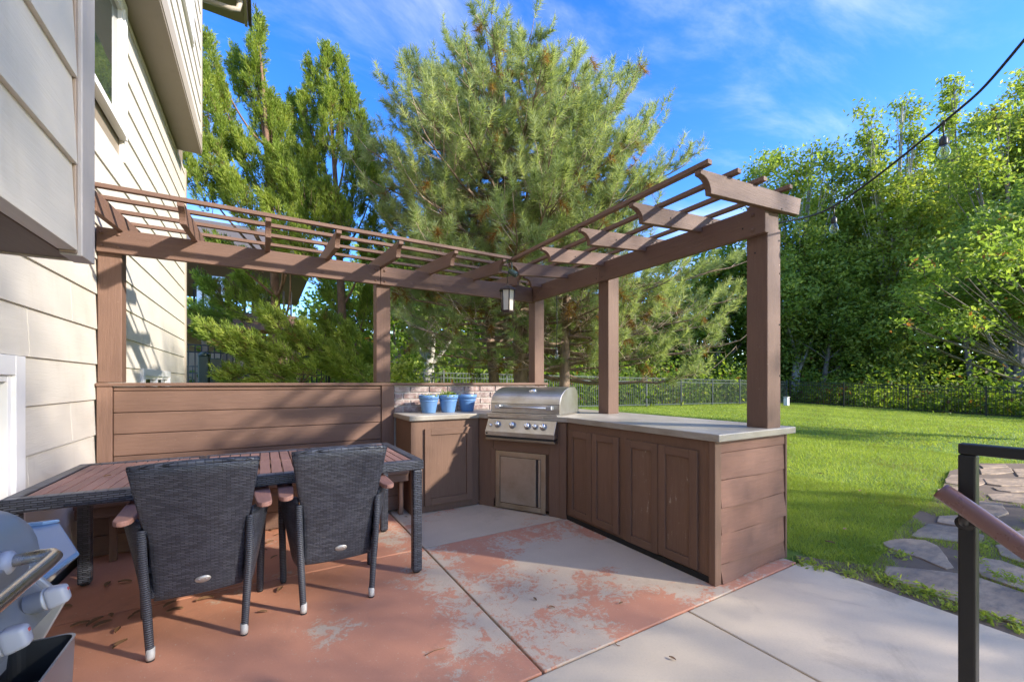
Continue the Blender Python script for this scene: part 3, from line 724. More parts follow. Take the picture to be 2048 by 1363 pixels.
o = bmobj('thermometer', lathe([(0, .012), (.024, .010), (.028, .004), (.030, 0), (.030, -.01)], 20), CHROME, gr, (.553, .118, 1.172), (R(48), 0, 0)); o.scale = (1.35, .9, 1)
b = gbx('badge', .472, .576, -.002, .002, -.011, .011, BLK, .001); b.location = (.523, .0585, 1.124); b.rotation_euler = (R(-28), 0, 0)
b2 = link('badge_plate', boxmesh(.096, .002, .017), plain('badge_steel', (.6, .6, .6), .3, .9), gr, (.523, .0565, 1.1245), (R(-28), 0, 0))
for k in range(7):
    if k == 3: continue
    link('badge_letter', boxmesh(.007, .0015, .010), BLK, gr, (.484 + k * .013, .0553, 1.1245), (R(-28), 0, 0))
sl_ = math.atan2(.061, .117)
for (x, z, r) in ((.264, .869 - .03, .031), (.43, .84, .031), (.592, .838, .031), (.673, .836, .024), (.757, .838, .031)):
    f = (.892 - z) / .117; y = -.034 - .061 * f
    k = empty('knob', loc=(x, y, z)); k.parent = gr; k['local'] = 1; k.rotation_euler = (R(90) - sl_ * 1.0, 0, 0)
    bmobj('bezel', lathe([(r * 1.12, 0), (r * 1.12, .004), (r * .95, .007), (0, .007)], 24), plain('bezel_grey', (.25, .25, .26), .3, .8), k)
    bmobj('knob_body', lathe([(r * .85, .006), (r * .8, .026), (r * .68, .033), (0, .034)], 24), CHROME, k)
    link('pointer', boxmesh(r * .22, r * 1.3, .006), CHROME, k, (0, 0, .036), bev=.002)
    del k['local']
bmobj('igniter', lathe([(.015, 0), (.015, .012), (.011, .018), (0, .018)], 16), CHROME, gr, (.184, -.066, .829), (R(90) - sl_, 0, 0))
link('label_plate', boxmesh(.022, .002, .014), BLK, gr, (.155, -.0955, .765 - .01), bev=0)
del gr['local']

# ================================================================== FLOWER POTS
def pot(x, y, lab, plant):
    p = empty('flower_pot', lab, 'flower pot', (x, y, CT1), random.random() * 3, 'blue flower pots on the counter')
    p['local'] = 1
    bmobj('pot_body', lathe([(0, .001), (.066, 0), (.070, .004), (.071, .018), (.073, .022), (.095, .140), (.096, .143), (.104, .144), (.106, .183), (.101, .186), (.097, .184), (.093, .150), (0, .149)], 32), POTB, p)
    bmobj('band', lathe([(.0925, .118), (.0965, .121), (.0965, .127), (.0935, .130)], 32), POTB, p)
    bmobj('soil', lathe([(.0935, .150), (.08, .158), (0, .162)], 20), SOIL, p)
    if plant:
        n = 300; c = np.c_[RNG.normal(0, .045, n), RNG.normal(0, .04, n), .17 + np.abs(RNG.normal(0, plant, n))]
        V, F, T = leafquads(c, .013, RNG); link('seedlings', npmesh('seedlings', V, F, T), F_DEC, p)
    del p['local']
def leafquads(C, size, rng, normal=None, flat=.0, asp=.55, tone=None):
    n = len(C); s = size * rng.uniform(.45, 1.45, (n, 1))
    N = unit(rng.normal(size=(n, 3)) + (0 if normal is None else normal))
    A = unit(np.cross(N, rng.normal(size=(n, 3)))); B = np.cross(N, A)
    V = np.stack([C - A * s, C + B * s * asp + N * s * .12, C + A * s, C - B * s * asp + N * s * .12], 1).reshape(-1, 3)
    F = np.arange(4 * n).reshape(n, 4)
    if tone is None: tone = rng.uniform(0, 1, n)
    return V, F, tone
pot(1.475, 4.17, 'left blue plastic pot of three by the brick wall, few low sprouts', .006)
pot(1.688, 4.165, 'middle blue plastic pot with a green seedling standing above its rim', .024)
pot(1.925, 4.20, 'right blue plastic pot, nearest the grill, with dirt stains on its side', 0)

# ================================================================== TABLE
tb = empty('dining_table', 'long wicker framed table with red-brown slatted top beside the bench', 'table', (0, 3.13, 0))
TX0, TX1, TY0, TY1, TZ = -.985, .905, 2.65, 3.60, .745
fw = .06
def wframe(x0, x1, y0, y1, m): box('frame_rail', x0, x1, y0, y1, TZ - .062, TZ, m, tb, .008)
cuts = [TX0, -.35, .30, TX1]
WK_FX = wicker('wicker_rail_x', 0, 2, 1.3); WK_FY = wicker('wicker_rail_y', 1, 2, 1.3)
for a, b in zip(cuts, cuts[1:]):
    wframe(a + .001, b - .001, TY0, TY0 + fw, WK_FX); wframe(a + .001, b - .001, TY1 - fw, TY1, WK_FX)
for x in (TX0, TX1 - fw): wframe(x, x + fw, TY0 + fw + .001, TY1 - fw - .001, WK_FY)
for x in (-.35, .30): box('frame_strip', x - .022, x + .022, TY0 + fw + .001, TY1 - fw - .001, TZ - .05, TZ - .001, WK_FY, tb, .006)
for a, b in ((TX0 + fw + .004, -.376), (-.324, .274), (.326, TX1 - fw - .004)):
    ns = 10; pw = (b - a) / ns; ym = (TY0 + TY1) / 2
    for i in range(ns):
        for y0, y1 in ((TY0 + fw + .004, ym - .003), (ym + .003, TY1 - fw - .004)):
            box('slat', a + i * pw + .0035, a + (i + 1) * pw - .0035, y0, y1, TZ - .022, TZ - .004, TBW, tb, .002)
    box('underframe', a, b, ym - .03, ym + .03, TZ - .045, TZ - .023, WZ, tb, 0)
for x in (TX0, TX1 - .075):
    for y in (TY0, TY1 - .075):
        lg = box('leg', x + .004, x + .067, y + .004, y + .067, .012, TZ - .063, WK_ZX, tb, .014)
        bmobj('foot', lathe([(.022, 0), (.024, .014), (0, .015)], 12), RUBBER, lg, (0, 0, -(TZ - .075) / 2 - .012 + .005 + 0))
# ================================================================== CHAIRS
def make_chair(name, label, loc, rz):
    c = empty(name, label, 'chair', loc, rz, 'wicker armchairs at the table'); c['local'] = 1
    def pm(n, V, F, m, smooth=True, bev=0):
        me = bpy.data.meshes.new(n); me.from_pydata(V, [], F); me.update(); bm = bmesh.new(); bm.from_mesh(me); bmesh.ops.recalc_face_normals(bm, faces=bm.faces); bm.to_mesh(me); bm.free()
        return link(n, me, m, c, smooth=smooth, bev=bev)
    # backrest: curved shell, wider at the top, leaning back (-y)
    nu, nv = 13, 15; V = []
    for s in (0, 1):
        for j in range(nv):
            f = j / (nv - 1); z = .245 + .632 * f
            hw = float(np.interp(f, [0, .50, .60, 1], [.172, .184, .204, .240]))
            for i in range(nu):
                u = i / (nu - 1) * 2 - 1
                y = .035 - .155 * f ** 1.15 - .018 * (1 - u * u) + (.036 if s else 0)
                zz_ = z + (.012 * (1 - u * u) * f) - (0 if j else .018 * (1 - abs(u)) * 0)
                V.append((u * hw, y, zz_))
    F = []
    N = nu * nv; id_ = lambda s, j, i: s * N + j * nu + i
    for j in range(nv - 1):
        for i in range(nu - 1):
            F.append((id_(0, j, i), id_(0, j, i + 1), id_(0, j + 1, i + 1), id_(0, j + 1, i)))
            F.append((id_(1, j, i), id_(1, j + 1, i), id_(1, j + 1, i + 1), id_(1, j, i + 1)))
    for j in range(nv - 1):
        for i in (0, nu - 1): F.append((id_(0, j, i), id_(0, j + 1, i), id_(1, j + 1, i), id_(1, j, i)))
    for i in range(nu - 1):
        for j in (0, nv - 1): F.append((id_(0, j, i), id_(0, j, i + 1), id_(1, j, i + 1), id_(1, j, i)))
    pm('backrest', V, F, WK_XZ, True)
    c.children[-1].modifiers.new('bevel', 'BEVEL').width = .006
    c.children[-1].modifiers['bevel'].limit_method = 'ANGLE'
    # braided top edge
    tube('top_braid', [(u * .239, -.120 - .018 * (1 - u * u) + .018, .882 + .012 * (1 - u * u)) for u in np.linspace(-1, 1, 13)], .0145, wicker('wicker_braid', 0, 1, 1.0), c, 10)
    # side panels, sweeping forward under the arms
    for sx in (-1, 1):
        V = []; nv2 = 9; nu2 = 8
        for s in (0, 1):
            for j in range(nv2):
                f = j / (nv2 - 1); z = .255 + .385 * f
                for i in range(nu2):
                    g = i / (nu2 - 1); x = (.194 + .008 * f) + (.022 + .060 * f) * math.sin(min(1, g * 3.0) * 1.5) + (.014 if s else 0)
                    y = .01 - .035 * f + g * (.45 + .02 * f); zz_ = z + (.04 * g * (1 - f))
                    V.append((sx * x, y, zz_))
        F = []; N = nu2 * nv2; q = lambda s, j, i: s * N + j * nu2 + i
        for j in range(nv2 - 1):
            for i in range(nu2 - 1):
                for s in (0, 1): F.append((q(s, j, i), q(s, j, i + 1), q(s, j + 1, i + 1), q(s, j + 1, i)))
        for j in range(nv2 - 1):
            for i in (0, nu2 - 1): F.append((q(0, j, i), q(0, j + 1, i), q(1, j + 1, i), q(1, j, i)))
        for i in range(nu2 - 1):
            for j in (0, nv2 - 1): F.append((q(0, j, i), q(0, j, i + 1), q(1, j, i + 1), q(1, j, i)))
        pm('side_panel', V, F, WK_YZ)
        # wooden arm, rounded at the rear
        P = []
        for k in range(9):
            a = math.pi + k / 8 * math.pi; P.append((.262 + .034 * math.cos(a), -.035 + .055 * (math.sin(a))))
        P += [(.300, .20), (.292, .44), (.225, .44), (.222, .10)]
        V = [(sx * x, y, .64) for x, y in P] + [(sx * x, y, .665) for x, y in P]; n = len(P)
        F = [tuple(range(n)), tuple(range(n, 2 * n))] + [(i, (i + 1) % n, n + (i + 1) % n, n + i) for i in range(n)]
        pm('armrest', V, F, TBE, False, .006)
        # rear leg (wound wicker) and front leg
        def leg(pts, r):
            l = tube('leg', pts, r, WOUND, c, 12)
            e = np.array(pts[-1])
            d = bmobj('foot_cap', lathe([(.0165, 0), (.0172, .012), (.0175, .05), (0, .051)], 14), BARE, l, tuple(e - np.array([0, 0, .0])))
            bmobj('foot_pad', lathe([(.015, -.008), (.0165, 0), (0, .001)], 14), RUBBER, l, tuple(e))
        leg([(sx * .203, -.044, .60), (sx * .198, -.026, .40), (sx * .189, -.004, .22), (sx * .180, .0, .05), (sx * .178, .0, .008)], [.016, .018, .018, .016, .0155])
        leg([(sx * .272, .44, .63), (sx * .27, .45, .40), (sx * .262, .46, .05), (sx * .262, .46, .008)], [.02, .02, .0185, .018])
    # seat
    V = [(-.19, .03, 0), (.19, .03, 0), (.245, .47, 0), (-.245, .47, 0)]; V = [(x, y, .375) for x, y, _ in V] + [(x, y, .415) for x, y, _ in V]
    F = [(3, 2, 1, 0), (4, 5, 6, 7), (0, 1, 5, 4), (1, 2, 6, 5), (2, 3, 7, 6), (3, 0, 4, 7)]
    pm('seat', V, F, WK_XY, False, .01)
    V = [(x, y, z) for z in (.26, .374) for x, y in ((-.185, .03), (.185, .03), (.24, .465), (-.24, .465))]
    pm('seat_apron', V, F, WK_XZ, False, .01)
    o = bmobj('metal_badge', lathe([(0, .004), (.016, .004), (.0185, 0), (.0185, -.003)], 20), plain('badge_alu', (.45, .42, .39), .4, .7), c, (.012, .003, .318), (R(90 + 14), 0, 0)); o.scale = (1.75, 1, 1)
    for sxx in (-.014, .014): bmobj('badge_screw', lathe([(0, .003), (.003, .002), (.003, 0)], 8), CHROME, c, (.012 + sxx, -.0035, .320), (R(90 + 14), 0, 0))
    del c['local']
    return c
ch = make_chair('wicker_armchair', 'left dark wicker armchair, nearest the house, with twig caught on its back', (-.262, 2.452, 0), R(2.5))
ch2 = copy_tree(ch); ch2.location = (.362, 2.515, 0); ch2.rotation_euler.z = R(-.5)
ch2['label'] = 'right dark wicker armchair, nearest the grill, slightly closer to the table end'

# ================================================================== CAR-T GRILL IN THE LEFT FOREGROUND
pg = empty('barbecue_cart', 'pale grey freestanding barbecue cart cut off by the left picture edge', 'barbecue', (-.7, 1.0, 0))
V = []; NA, NB = 22, 30
# lid: rounded hood, its long axis along Y with softly rounded ends
for j in range(NB):
    y = .62 + .91 * j / (NB - 1); e = min(1, (1.53 - y) / .10, (y - .62) / .10); e = math.sqrt(max(0, 1 - (1 - max(0, e)) ** 2)) if e < 1 else 1
    for i in range(NA):
        a = math.pi * i / (NA - 1); sx = math.copysign(abs(math.cos(a)) ** .55, math.cos(a)); sz = abs(math.sin(a)) ** .62
        V.append((-.70 + (.215 + .025 * e) * sx * (.35 + .65 * e), y, .80 + .175 * sz * (.1 + .9 * e)))
F = [(j * NA + i, j * NA + i + 1, (j + 1) * NA + i + 1, (j + 1) * NA + i) for j in range(NB - 1) for i in range(NA - 1)]
me = bpy.data.meshes.new('lid'); me.from_pydata([tuple(Vector(v) - Vector((-.7, 1, 0))) for v in V], [], F); me.update()
o = link('lid', me, ENAM, pg, smooth=True)
box('lid_band', -.935, -.462, .66, 1.40, .775, .80, plain('lid_band', (.30, .32, .35), .3, .6), pg, .008)
box('cabinet', -.93, -.45, .64, 1.33, .06, .74, plain('white_cabinet', (.42, .41, .39), .4, .2), pg, .01)
for y in (.66, 1.27):
    for x in (-.91, -.51): box('leg', x, x + .04, y, y + .04, 0, .0595, BLK, pg, .004)
prism('control_panel', [(.745, -.452), (.745, -.405), (.825, -.46), (.825, -.50)], 1, .64, 1.36, plain('panel_grey', (.34, .35, .37), .35, .6), pg, .004)
prism('end_cheek', [(.62, -.47), (.66, -.435), (.745, -.395), (.835, -.455), (.835, -.52), (.62, -.52)], 1, 1.361, 1.375, plain('cheek_white', (.40, .40, .41), .35, .4), pg, .003)
for k in range(6): box('vent_slot', -.452, -.447, 1.03 + k * .035, 1.045 + k * .035, .828, .85, DARK, pg, .001)
box('vent_panel', -.47, -.4525, .64, 1.36, .826, .872, plain('panel_grey2', (.34, .35, .37), .35, .6), pg, .004)
hp = [(-.46, .72, .872), (-.41, .72, .878), (-.385, .73, .884), (-.376, .76, .886)] + [(-.375, y, .887) for y in np.linspace(.82, 1.20, 6)] + [(-.377, 1.24, .887), (-.388, 1.262, .886), (-.41, 1.272, .884), (-.465, 1.275, .878)]
tube('handle', hp, .0125, STEELY, pg, 14, loc=(-.4, 1.0, .88))
bmobj('handle_boss', lathe([(.024, 0), (.024, .016), (.016, .022), (0, .022)], 18), KNOBW, pg, Vector((-.468, 1.275, .878)) - Vector((-.7, 1, 0)), (0, R(90), 0))
for y, mk in ((1.275, 0), (1.10, 1), (.92, 0)):
    k = empty('knob', loc=(0, 0, 0)); k.parent = pg; k.location = Vector((-.428, y, .782)) - Vector((-.7, 1, 0)); k.rotation_euler = (0, R(90 - 12), 0); k['local'] = 1
    bmobj('stem', lathe([(.021, 0), (.021, .026), (.023, .027), (.023, .030), (0, .030)], 22), plain('stem_grey', (.42, .43, .46), .35, .2), k)
    bm = bmesh.new(); bmesh.ops.create_cube(bm, size=1)
    for v in bm.verts: v.co = (v.co.x * .046 * (.8 if v.co.z > 0 else 1), v.co.y * .034 * (.72 if v.co.z > 0 else 1), v.co.z * .034 + .047)
    bmesh.ops.bevel(bm, geom=bm.edges[:], offset=.009, segments=3, affect='EDGES', profile=.6)
    bmobj('grip', bm, KNOBW, k); 
    link('marker', boxmesh(.006, .006, .0012), plain('red_marker', (.5, .08, .07), .5), k, (-.008, 0, .0646))
    del k['local']
prism('side_shelf', [(-.44, 1.385), (-.425, 1.55), (-.565, 1.90), (-.95, 1.90), (-.95, 1.385)], 2, .785, .80, BLUEP, pg, .006)
prism('shelf_lip', [(-.60, 1.885), (-.565, 1.90), (-.95, 1.915), (-.95, 1.90)], 2, .80, .812, BLUEP, pg, .003)
box('shelf_bracket', -.70, -.66, 1.331, 1.7, .74, .784, BLK, pg, .003)
# hanging bin in front of the cart
bn = empty('grease_tray', loc=(0, 0, 0)); bn.parent = pg; bn.location = Vector((-.40, 1.03, .60)) - Vector((-.7, 1, 0)); bn['local'] = 1
def rrect(x0, x1, y0, y1, r, n=5):
    P = []
    for cx, cy, a0 in ((x1 - r, y1 - r, 0), (x0 + r, y1 - r, 90), (x0 + r, y0 + r, 180), (x1 - r, y0 + r, 270)):
        for i in range(n + 1):
            a = R(a0 + 90 * i / n); P.append((cx + r * math.cos(a), cy + r * math.sin(a)))
    return P
P = rrect(-.055, .048, -.28, .25, .022); n = len(P)
rings = [([(x * .9, y * .97) for x, y in P], -.05), (P, .098), ([(x * 1.02, y * 1.006) for x, y in P], .103), ([(x * .93, y * .985) for x, y in P], .103), ([(x * .84, y * .95) for x, y in P], -.04)]
V = [(x, y, z) for rr_, z in rings for x, y in rr_]
F = [(k * n + i, k * n + (i + 1) % n, (k + 1) * n + (i + 1) % n, (k + 1) * n + i) for k in range(3) for i in range(n)] + [tuple(range(n))[::-1]]
me = bpy.data.meshes.new('outer_shell'); me.from_pydata(V[:4 * n], [], F); link('outer_shell', me, TRAYR, bn, smooth=False)
V2 = [(x * .93, y * .985, .1025) for x, y in P] + [(x * .84, y * .95, -.04) for x, y in P]
me = bpy.data.meshes.new('inner_liner'); me.from_pydata(V2, [], [(i, (i + 1) % n, n + (i + 1) % n, n + i) for i in range(n)] + [tuple(range(n, 2 * n))]); link('inner_liner', me, BLK, bn)
link('divider', boxmesh(.09, .004, .06), BLK, bn, (-.003, .16, .03)); link('hanger', boxmesh(.02, .06, .012), TRAYR, bn, (-.06, 0, .11), bev=.002)
del bn['local']

# ================================================================== RAILING AT THE RIGHT
rl = empty('iron_railing', 'black square iron railing with brown round handrail at the right edge', 'railing', (1.53, .31, 0))
box('post', 1.513, 1.545, .298, .330, 0, 1.069, IRON, rl, .004)
box('post', 1.513, 1.545, -1.4, -1.368, -.6, 1.069, IRON, rl, .004)
box('top_rail', 1.513, 1.545, -1.4, .330, 1.070, 1.097, IRON, rl, .004)
tube('handrail', [(1.475, .352, .978), (1.475, .345, .973), (1.475, .10, .788), (1.475, -.5, .335)], .0215, HANDR, rl, 20, loc=(1.475, 0, .7))
tube('bracket', [(1.507, .315, .90), (1.492, .315, .902), (1.480, .312, .915), (1.476, .308, .935)], .009, IRON, rl, 10, loc=(1.49, .31, .91))
bmobj('bracket_plate', lathe([(.018, 0), (.018, .004), (0, .005)], 16), IRON, rl, Vector((1.5035, .315, .90)) - Vector((1.53, .31, 0)), (0, R(-90), 0))

# ================================================================== LANTERN, SPOTLIGHT, STRING LIGHTS
ln = empty('hanging_lantern', 'dark bronze six sided lantern with frosted panes hanging from the pergola corner', 'lantern', (2.125, 3.655, 1.955)); ln['local'] = 1
def hexl(prof): return lathe(prof, 6)
def flat(o):
    for p in o.data.polygons: p.use_smooth = False
    return o
flat(bmobj('roof_cap', hexl([(0, .285), (.022, .282), (.045, .272), (.088, .246), (.092, .236), (.092, .229), (.072, .227), (0, .226)]), BRONZE, ln, rot=(0, 0, R(12))))
flat(bmobj('base', hexl([(0, -.004), (.05, 0), (.062, .006), (.070, .018), (.070, .026), (0, .027)]), BRONZE, ln, rot=(0, 0, R(12))))
for k in range(6):
    a = R(12 + 60 * k); a2 = R(12 + 60 * k + 60)
    p0 = np.array([.064 * math.cos(a), .064 * math.sin(a), .027]); p1 = np.array([.072 * math.cos(a), .072 * math.sin(a), .228])
    tube('corner_bar', [p0, p1], .006, BRONZE, ln, 6)
    q = [(.060 * math.cos(a), .060 * math.sin(a), .028), (.060 * math.cos(a2), .060 * math.sin(a2), .028), (.068 * math.cos(a2), .068 * math.sin(a2), .226), (.068 * math.cos(a), .068 * math.sin(a), .226)]
    me = bpy.data.meshes.new('glass_pane'); me.from_pydata(q, [], [(0, 1, 2, 3)]); o = link('glass_pane', me, FROST, ln); s_ = o.modifiers.new('thick', 'SOLIDIFY'); s_.thickness = .002
tube('ring', [(.012 * math.cos(t), 0, .297 + .012 * math.sin(t)) for t in np.linspace(0, 2 * math.pi, 14)], .0025, BRONZE, ln, 6)
tube('hook', [(0, 0, .306), (0, .0, .37), (.004, 0, .40), (.022, 0, .425), (.020, 0, .455), (.0, 0, .47), (-.012, 0, .49), (0, 0, .515), (.0, 0, .55)], .004, BRONZE, ln, 6)
del ln['local']
spl = empty('spotlight', 'small dark green spotlight clipped under the pergola corner above the lantern', 'spotlight', (2.17, 3.62, 2.36)); spl['local'] = 1
bmobj('lamp_head', lathe([(.0, -.06), (.018, -.055), (.028, -.02), (.030, .04), (.026, .045), (0, .040)], 16), GREENM, spl, rot=(R(35), R(130), 0))
bmobj('lens', lathe([(.024, .041), (0, .043)], 16), FROST, spl, rot=(R(35), R(130), 0))
tube('clip', [(0, 0, 0), (-.01, .01, .05), (-.005, .02, .11)], .006, GREENM, spl, 6)
del spl['local']
st = empty('string_light', 'black festoon cable with clear bulbs running from the end post up to the right', 'string lights', (3.14, 1.56, 2.39))
P0 = np.array([3.15, 1.60, 2.385]); P1 = ray_pt(1668, 412, 2.86); P2 = ray_pt(1887, 245, 2.13); P3 = ray_pt(2052, 76, 1.70); P4 = P3 + (P3 - P2) * 2.2 + np.array([0, 0, .25])
def crm(P, n=10):
    out = []; P = [2 * P[0] - P[1]] + P + [2 * P[-1] - P[-2]]
    for i in range(1, len(P) - 2):
        for t in np.linspace(0, 1, n, endpoint=i == len(P) - 3):
            a, b, c, d = P[i - 1:i + 3]; out.append(.5 * ((2 * b) + (c - a) * t + (2 * a - 5 * b + 4 * c - d) * t * t + (3 * b - a - 3 * c + d) * t ** 3))
    return out
tube('cable', crm([P0, P1, P2, P3, P4]), .0062, BLK, st, 8, loc=tuple(P1))
BPROF = [(0, -.108), (.010, -.106), (.020, -.098), (.026, -.084), (.0262, -.074), (.022, -.058), (.0155, -.044), (.0135, -.036)]
def bulb(parent, p, dz, sc=1.0):
    s = empty('socket', loc=(0, 0, 0)); s.parent = parent; s.location = Vector(p) - wloc(parent); s['local'] = 1
    tube('drop_cord', [(0, 0, 0), (.002, 0, -dz * .5), (.0, 0, -dz)], .0032, BLK, s, 6)
    bmobj('socket_body', lathe([(0, .004), (.008, .002), (.012, -.006), (.0165, -.010), (.0165, -.040), (.0145, -.046), (0, -.046)], 16), BLK, s, (0, 0, -dz))
    g = bmobj('glass_bulb', lathe(BPROF, 18), BULB, s, (0, 0, -dz - .006)); sm = g.modifiers.new('shell', 'SOLIDIFY'); sm.thickness = .0009
    tube('filament', [(.004 * math.cos(i * 1.2), .004 * math.sin(i * 1.2), -dz - .055 - i * .002) for i in range(14)], .0007, plain('filament', (.4, .3, .2), .4, .5), s, 4)
    bmobj('moulded_tee', lathe([(0, .012), (.0075, .006), (.009, -.004), (.006, -.016), (0, -.018)], 10), BLK, s)
    del s['local']
bulb(st, tuple(P1), .075); bulb(st, tuple(P2), .072)
for f in (1.0,): bulb(st, tuple(P2 + (P3 - P2) * 1.75 + np.array([0, 0, .06])), .07)
s2 = empty('string_light', 'thin cord with a single clear bulb hanging beyond the corner post', 'string lights', (3.05, 4.0, 2.3))
tube('cable', [(3.04, 4.05, 2.33), (3.045, 4.05, 2.0), (3.045, 4.06, 1.66)], .004, BLK, s2, 6, loc=(3.04, 4.05, 2.0))
bulb(s2, (3.045, 4.06, 1.67), .02)

# ================================================================== FENCES
def fence(name, label, pts, h, m, pitch=.105, post_gap=2.3, pw=.016, group='black metal fences'):
    f = empty(name, label, 'fence', (pts[0][0], pts[0][1], 0))
    pk = boxmesh(pw, pw, h - .08); pk.materials.append(m); pm_ = boxmesh(.05, .05, h + .08); pm_.materials.append(m)
    n = 0
    for (x0, y0), (x1, y1) in zip(pts, pts[1:]):
        D = math.hypot(x1 - x0, y1 - y0); ang = math.atan2(y1 - y0, x1 - x0)
        k = int(D / pitch)
        for i in range(k):
            t = (i + .5) / k; x, y = x0 + (x1 - x0) * t, y0 + (y1 - y0) * t
            link('picket', pk, m, f, Vector((x, y, float(gz(x, y)) + h / 2 + .02)) - wloc(f), (0, 0, ang))
        k = max(1, round(D / post_gap))
        for i in range(k + 1):
            t = i / k; x, y = x0 + (x1 - x0) * t, y0 + (y1 - y0) * t
            link('post', pm_, m, f, Vector((x, y, float(gz(x, y)) + h / 2 + .03)) - wloc(f), (0, 0, ang))
            if i < k:
                t2 = (i + 1) / k; xb, yb = x0 + (x1 - x0) * t2, y0 + (y1 - y0) * t2
                for zz_ in (.10, h - .16, h - .01):
                    a = np.array([x, y, float(gz(x, y)) + zz_]); b = np.array([xb, yb, float(gz(xb, yb)) + zz_]); c = (a + b) / 2
                    ln_ = np.linalg.norm(b - a); o = link('rail', boxmesh(ln_, .028, .028), m, f, Vector(c) - wloc(f), (0, -math.asin((b - a)[2] / ln_), ang))
    return f
fence('metal_fence', 'metal picket fence across the back of the lawn, sun glare in its pale grey green colour', [(-2.0, 12.1), (25.0, 12.1)], 1.22, IRON_GLARE)
fence('metal_fence', 'dark metal picket fence along the right side of the lawn in tree shade', [(25.15, 12.0), (26.1, 4.85), (26.8, -1.5)], 1.22, IRON)
sf = fence('side_fence', 'tall black iron fence behind the junipers left of the bench', [(-2.4, 10.9), (1.35, 10.9)], 1.68, IRON, .11, 1.9, .02)
ub = empty('green_cabinet', 'dark green metal utility box beside the house corner', 'utility box', (-.95, 9.5, .25))
box('cabinet_body', -1.03, -.87, 9.4, 9.6, .22, 1.74, GREENM, ub, .02); box('cabinet_body', -.86, -.66, 9.42, 9.6, .22, 1.70, GREENM, ub, .02)
bmobj('cabinet_cap', lathe([(.09, 0), (.09, .03), (.05, .07), (0, .08)], 16), GREENM, ub, Vector((-.95, 9.5, 1.74)) - wloc(ub))
bx_, by_ = gpt(1490, 805); mk = ray_pt(1490, 805, 24.); mz_ = float(gz(mk[0], mk[1]))
mk_o = empty('white_marker', 'small white utility marker post on the lawn before the far fence', 'marker post', (23.2, 11.3, float(gz(23.2, 11.3))))
mk_o.location = (22.6, 10.95, float(gz(22.6, 10.95)))
mk_o['local'] = 1
link('marker_body', boxmesh(.20, .20, .42), WHITE, mk_o, (0, 0, .20), bev=.03); link('marker_cap', boxmesh(.24, .24, .05), plain('marker_cap_grey', (.35, .35, .33), .5), mk_o, (0, 0, .435), bev=.02)
del mk_o['local']
# neighbour house far behind on the left
nb = empty('neighbour_house', 'tan neighbouring house with brown deck behind the junipers', 'house', (-3, 19, .4))
box('wall', -9, 1.2, 18, 26, 0, 3.0, TAN, nb, 0)
for k in range(10): box('fence_board', -2.8 + k * .26, -2.56 + k * .26, 13.9, 13.93, .3, 2.05, UNP if k % 2 else TAN, nb, .003)
box('deck', -4.2, .9, 15.2, 17.98, 3.05, 3.25, BK_RED, nb, 0)
box('deck_beam', -4.2, .9, 15.17, 15.199, 2.9, 3.4, WX, nb, 0)
for k in range(24): box('baluster', -4.1 + k * .21, -4.05 + k * .21, 15.3, 15.35, 3.251, 4.2, DARK, nb, 0)
for x in (-4.1, -1.6, .7): box('deck_post', x, x + .15, 15.3, 15.45, 0.3, 3.049, UNP, nb, 0)
prism('roof', [(17.6, 5.6), (26.4, 5.6), (22, 8.2)], 0, -9.4, 1.6, ROOFM, nb, 0)
for k in range(3): box('window', -3.6 + k * 1.6, -2.8 + k * 1.6, 17.96, 17.99, 3.8, 5.0, WGL, nb, 0)

# ================================================================== TREES
def leafcloud(blobs, nleaf, size, rng, clump=.22, shell=.5, up=0.0, tonebase=.5):
    """blobs: (centre, radii). leaves gather in clumps spread through the blob volumes"""
    vol = np.array([b[1][0] * b[1][1] * b[1][2] for b in blobs]) ** .8; vol /= vol.sum(); Cs = []; T = []
    for (c, r), w in zip(blobs, vol):
        k = max(30, int(nleaf * w)); nc = max(4, k // 26)
        d = unit(rng.normal(size=(nc, 3))); rad = rng.uniform(0, 1, (nc, 1)) ** shell
        bump_ = 1 + .22 * np.sin(d[:, :1] * 5 + c[0]) * np.cos(d[:, 2:3] * 6 + c[2])
        cc = np.asarray(c) + d * rad * bump_ * np.asarray(r); tt = np.clip(rng.normal(tonebase, .2, nc), 0.02, 1)
        idx = rng.integers(0, nc, k)
        Cs.append(cc[idx] + rng.normal(size=(k, 3)) * clump * np.array([1, 1, .7])); T.append(np.clip(tt[idx] + rng.normal(0, .12, k), 0, 1))
    C = np.concatenate(Cs); T = np.concatenate(T)
    return leafquads(C, size, rng, normal=np.array([0, 0, .9]), tone=T)
def limb_lines(base, blobs, rng, r0, seg=8, subs=5, z_split=.25):
    base = np.asarray(base, float); lines = []
    top = max(blobs, key=lambda b: b[0][2])[0]; top = np.asarray(top, float)
    trunk = bez(base, base + (top - base) * .5 + rng.normal(0, .2, 3) * np.array([1, 1, 0]), top, 12); lines.append((trunk, np.linspace(r0, r0 * .15, 12)))
    for c, r in blobs:
        c = np.asarray(c, float); hgt = np.clip((c[2] - base[2]) * rng.uniform(.3, .55), .3, None); t = np.clip(hgt / (top[2] - base[2] + 1e-6), .05, .85)
        s = trunk[int(t * 11)]; mid = (s + c) / 2 + np.array([0, 0, -.12 * np.linalg.norm(c - s)]) + rng.normal(0, .15, 3)
        L0 = bez(s, mid, c, 9); rr = r0 * (1 - t) * .5; lines.append((L0, np.linspace(rr, rr * .25, 9)))
        for _ in range(subs):
            e = c + unit(rng.normal(size=3)) * np.asarray(r) * rng.uniform(.6, 1.0); s2_ = L0[rng.integers(4, 9)]
            lines.append((bez(s2_, (s2_ + e) / 2 + rng.normal(0, .1, 3), e, 6), np.linspace(rr * .3, rr * .06, 6)))
    return lines
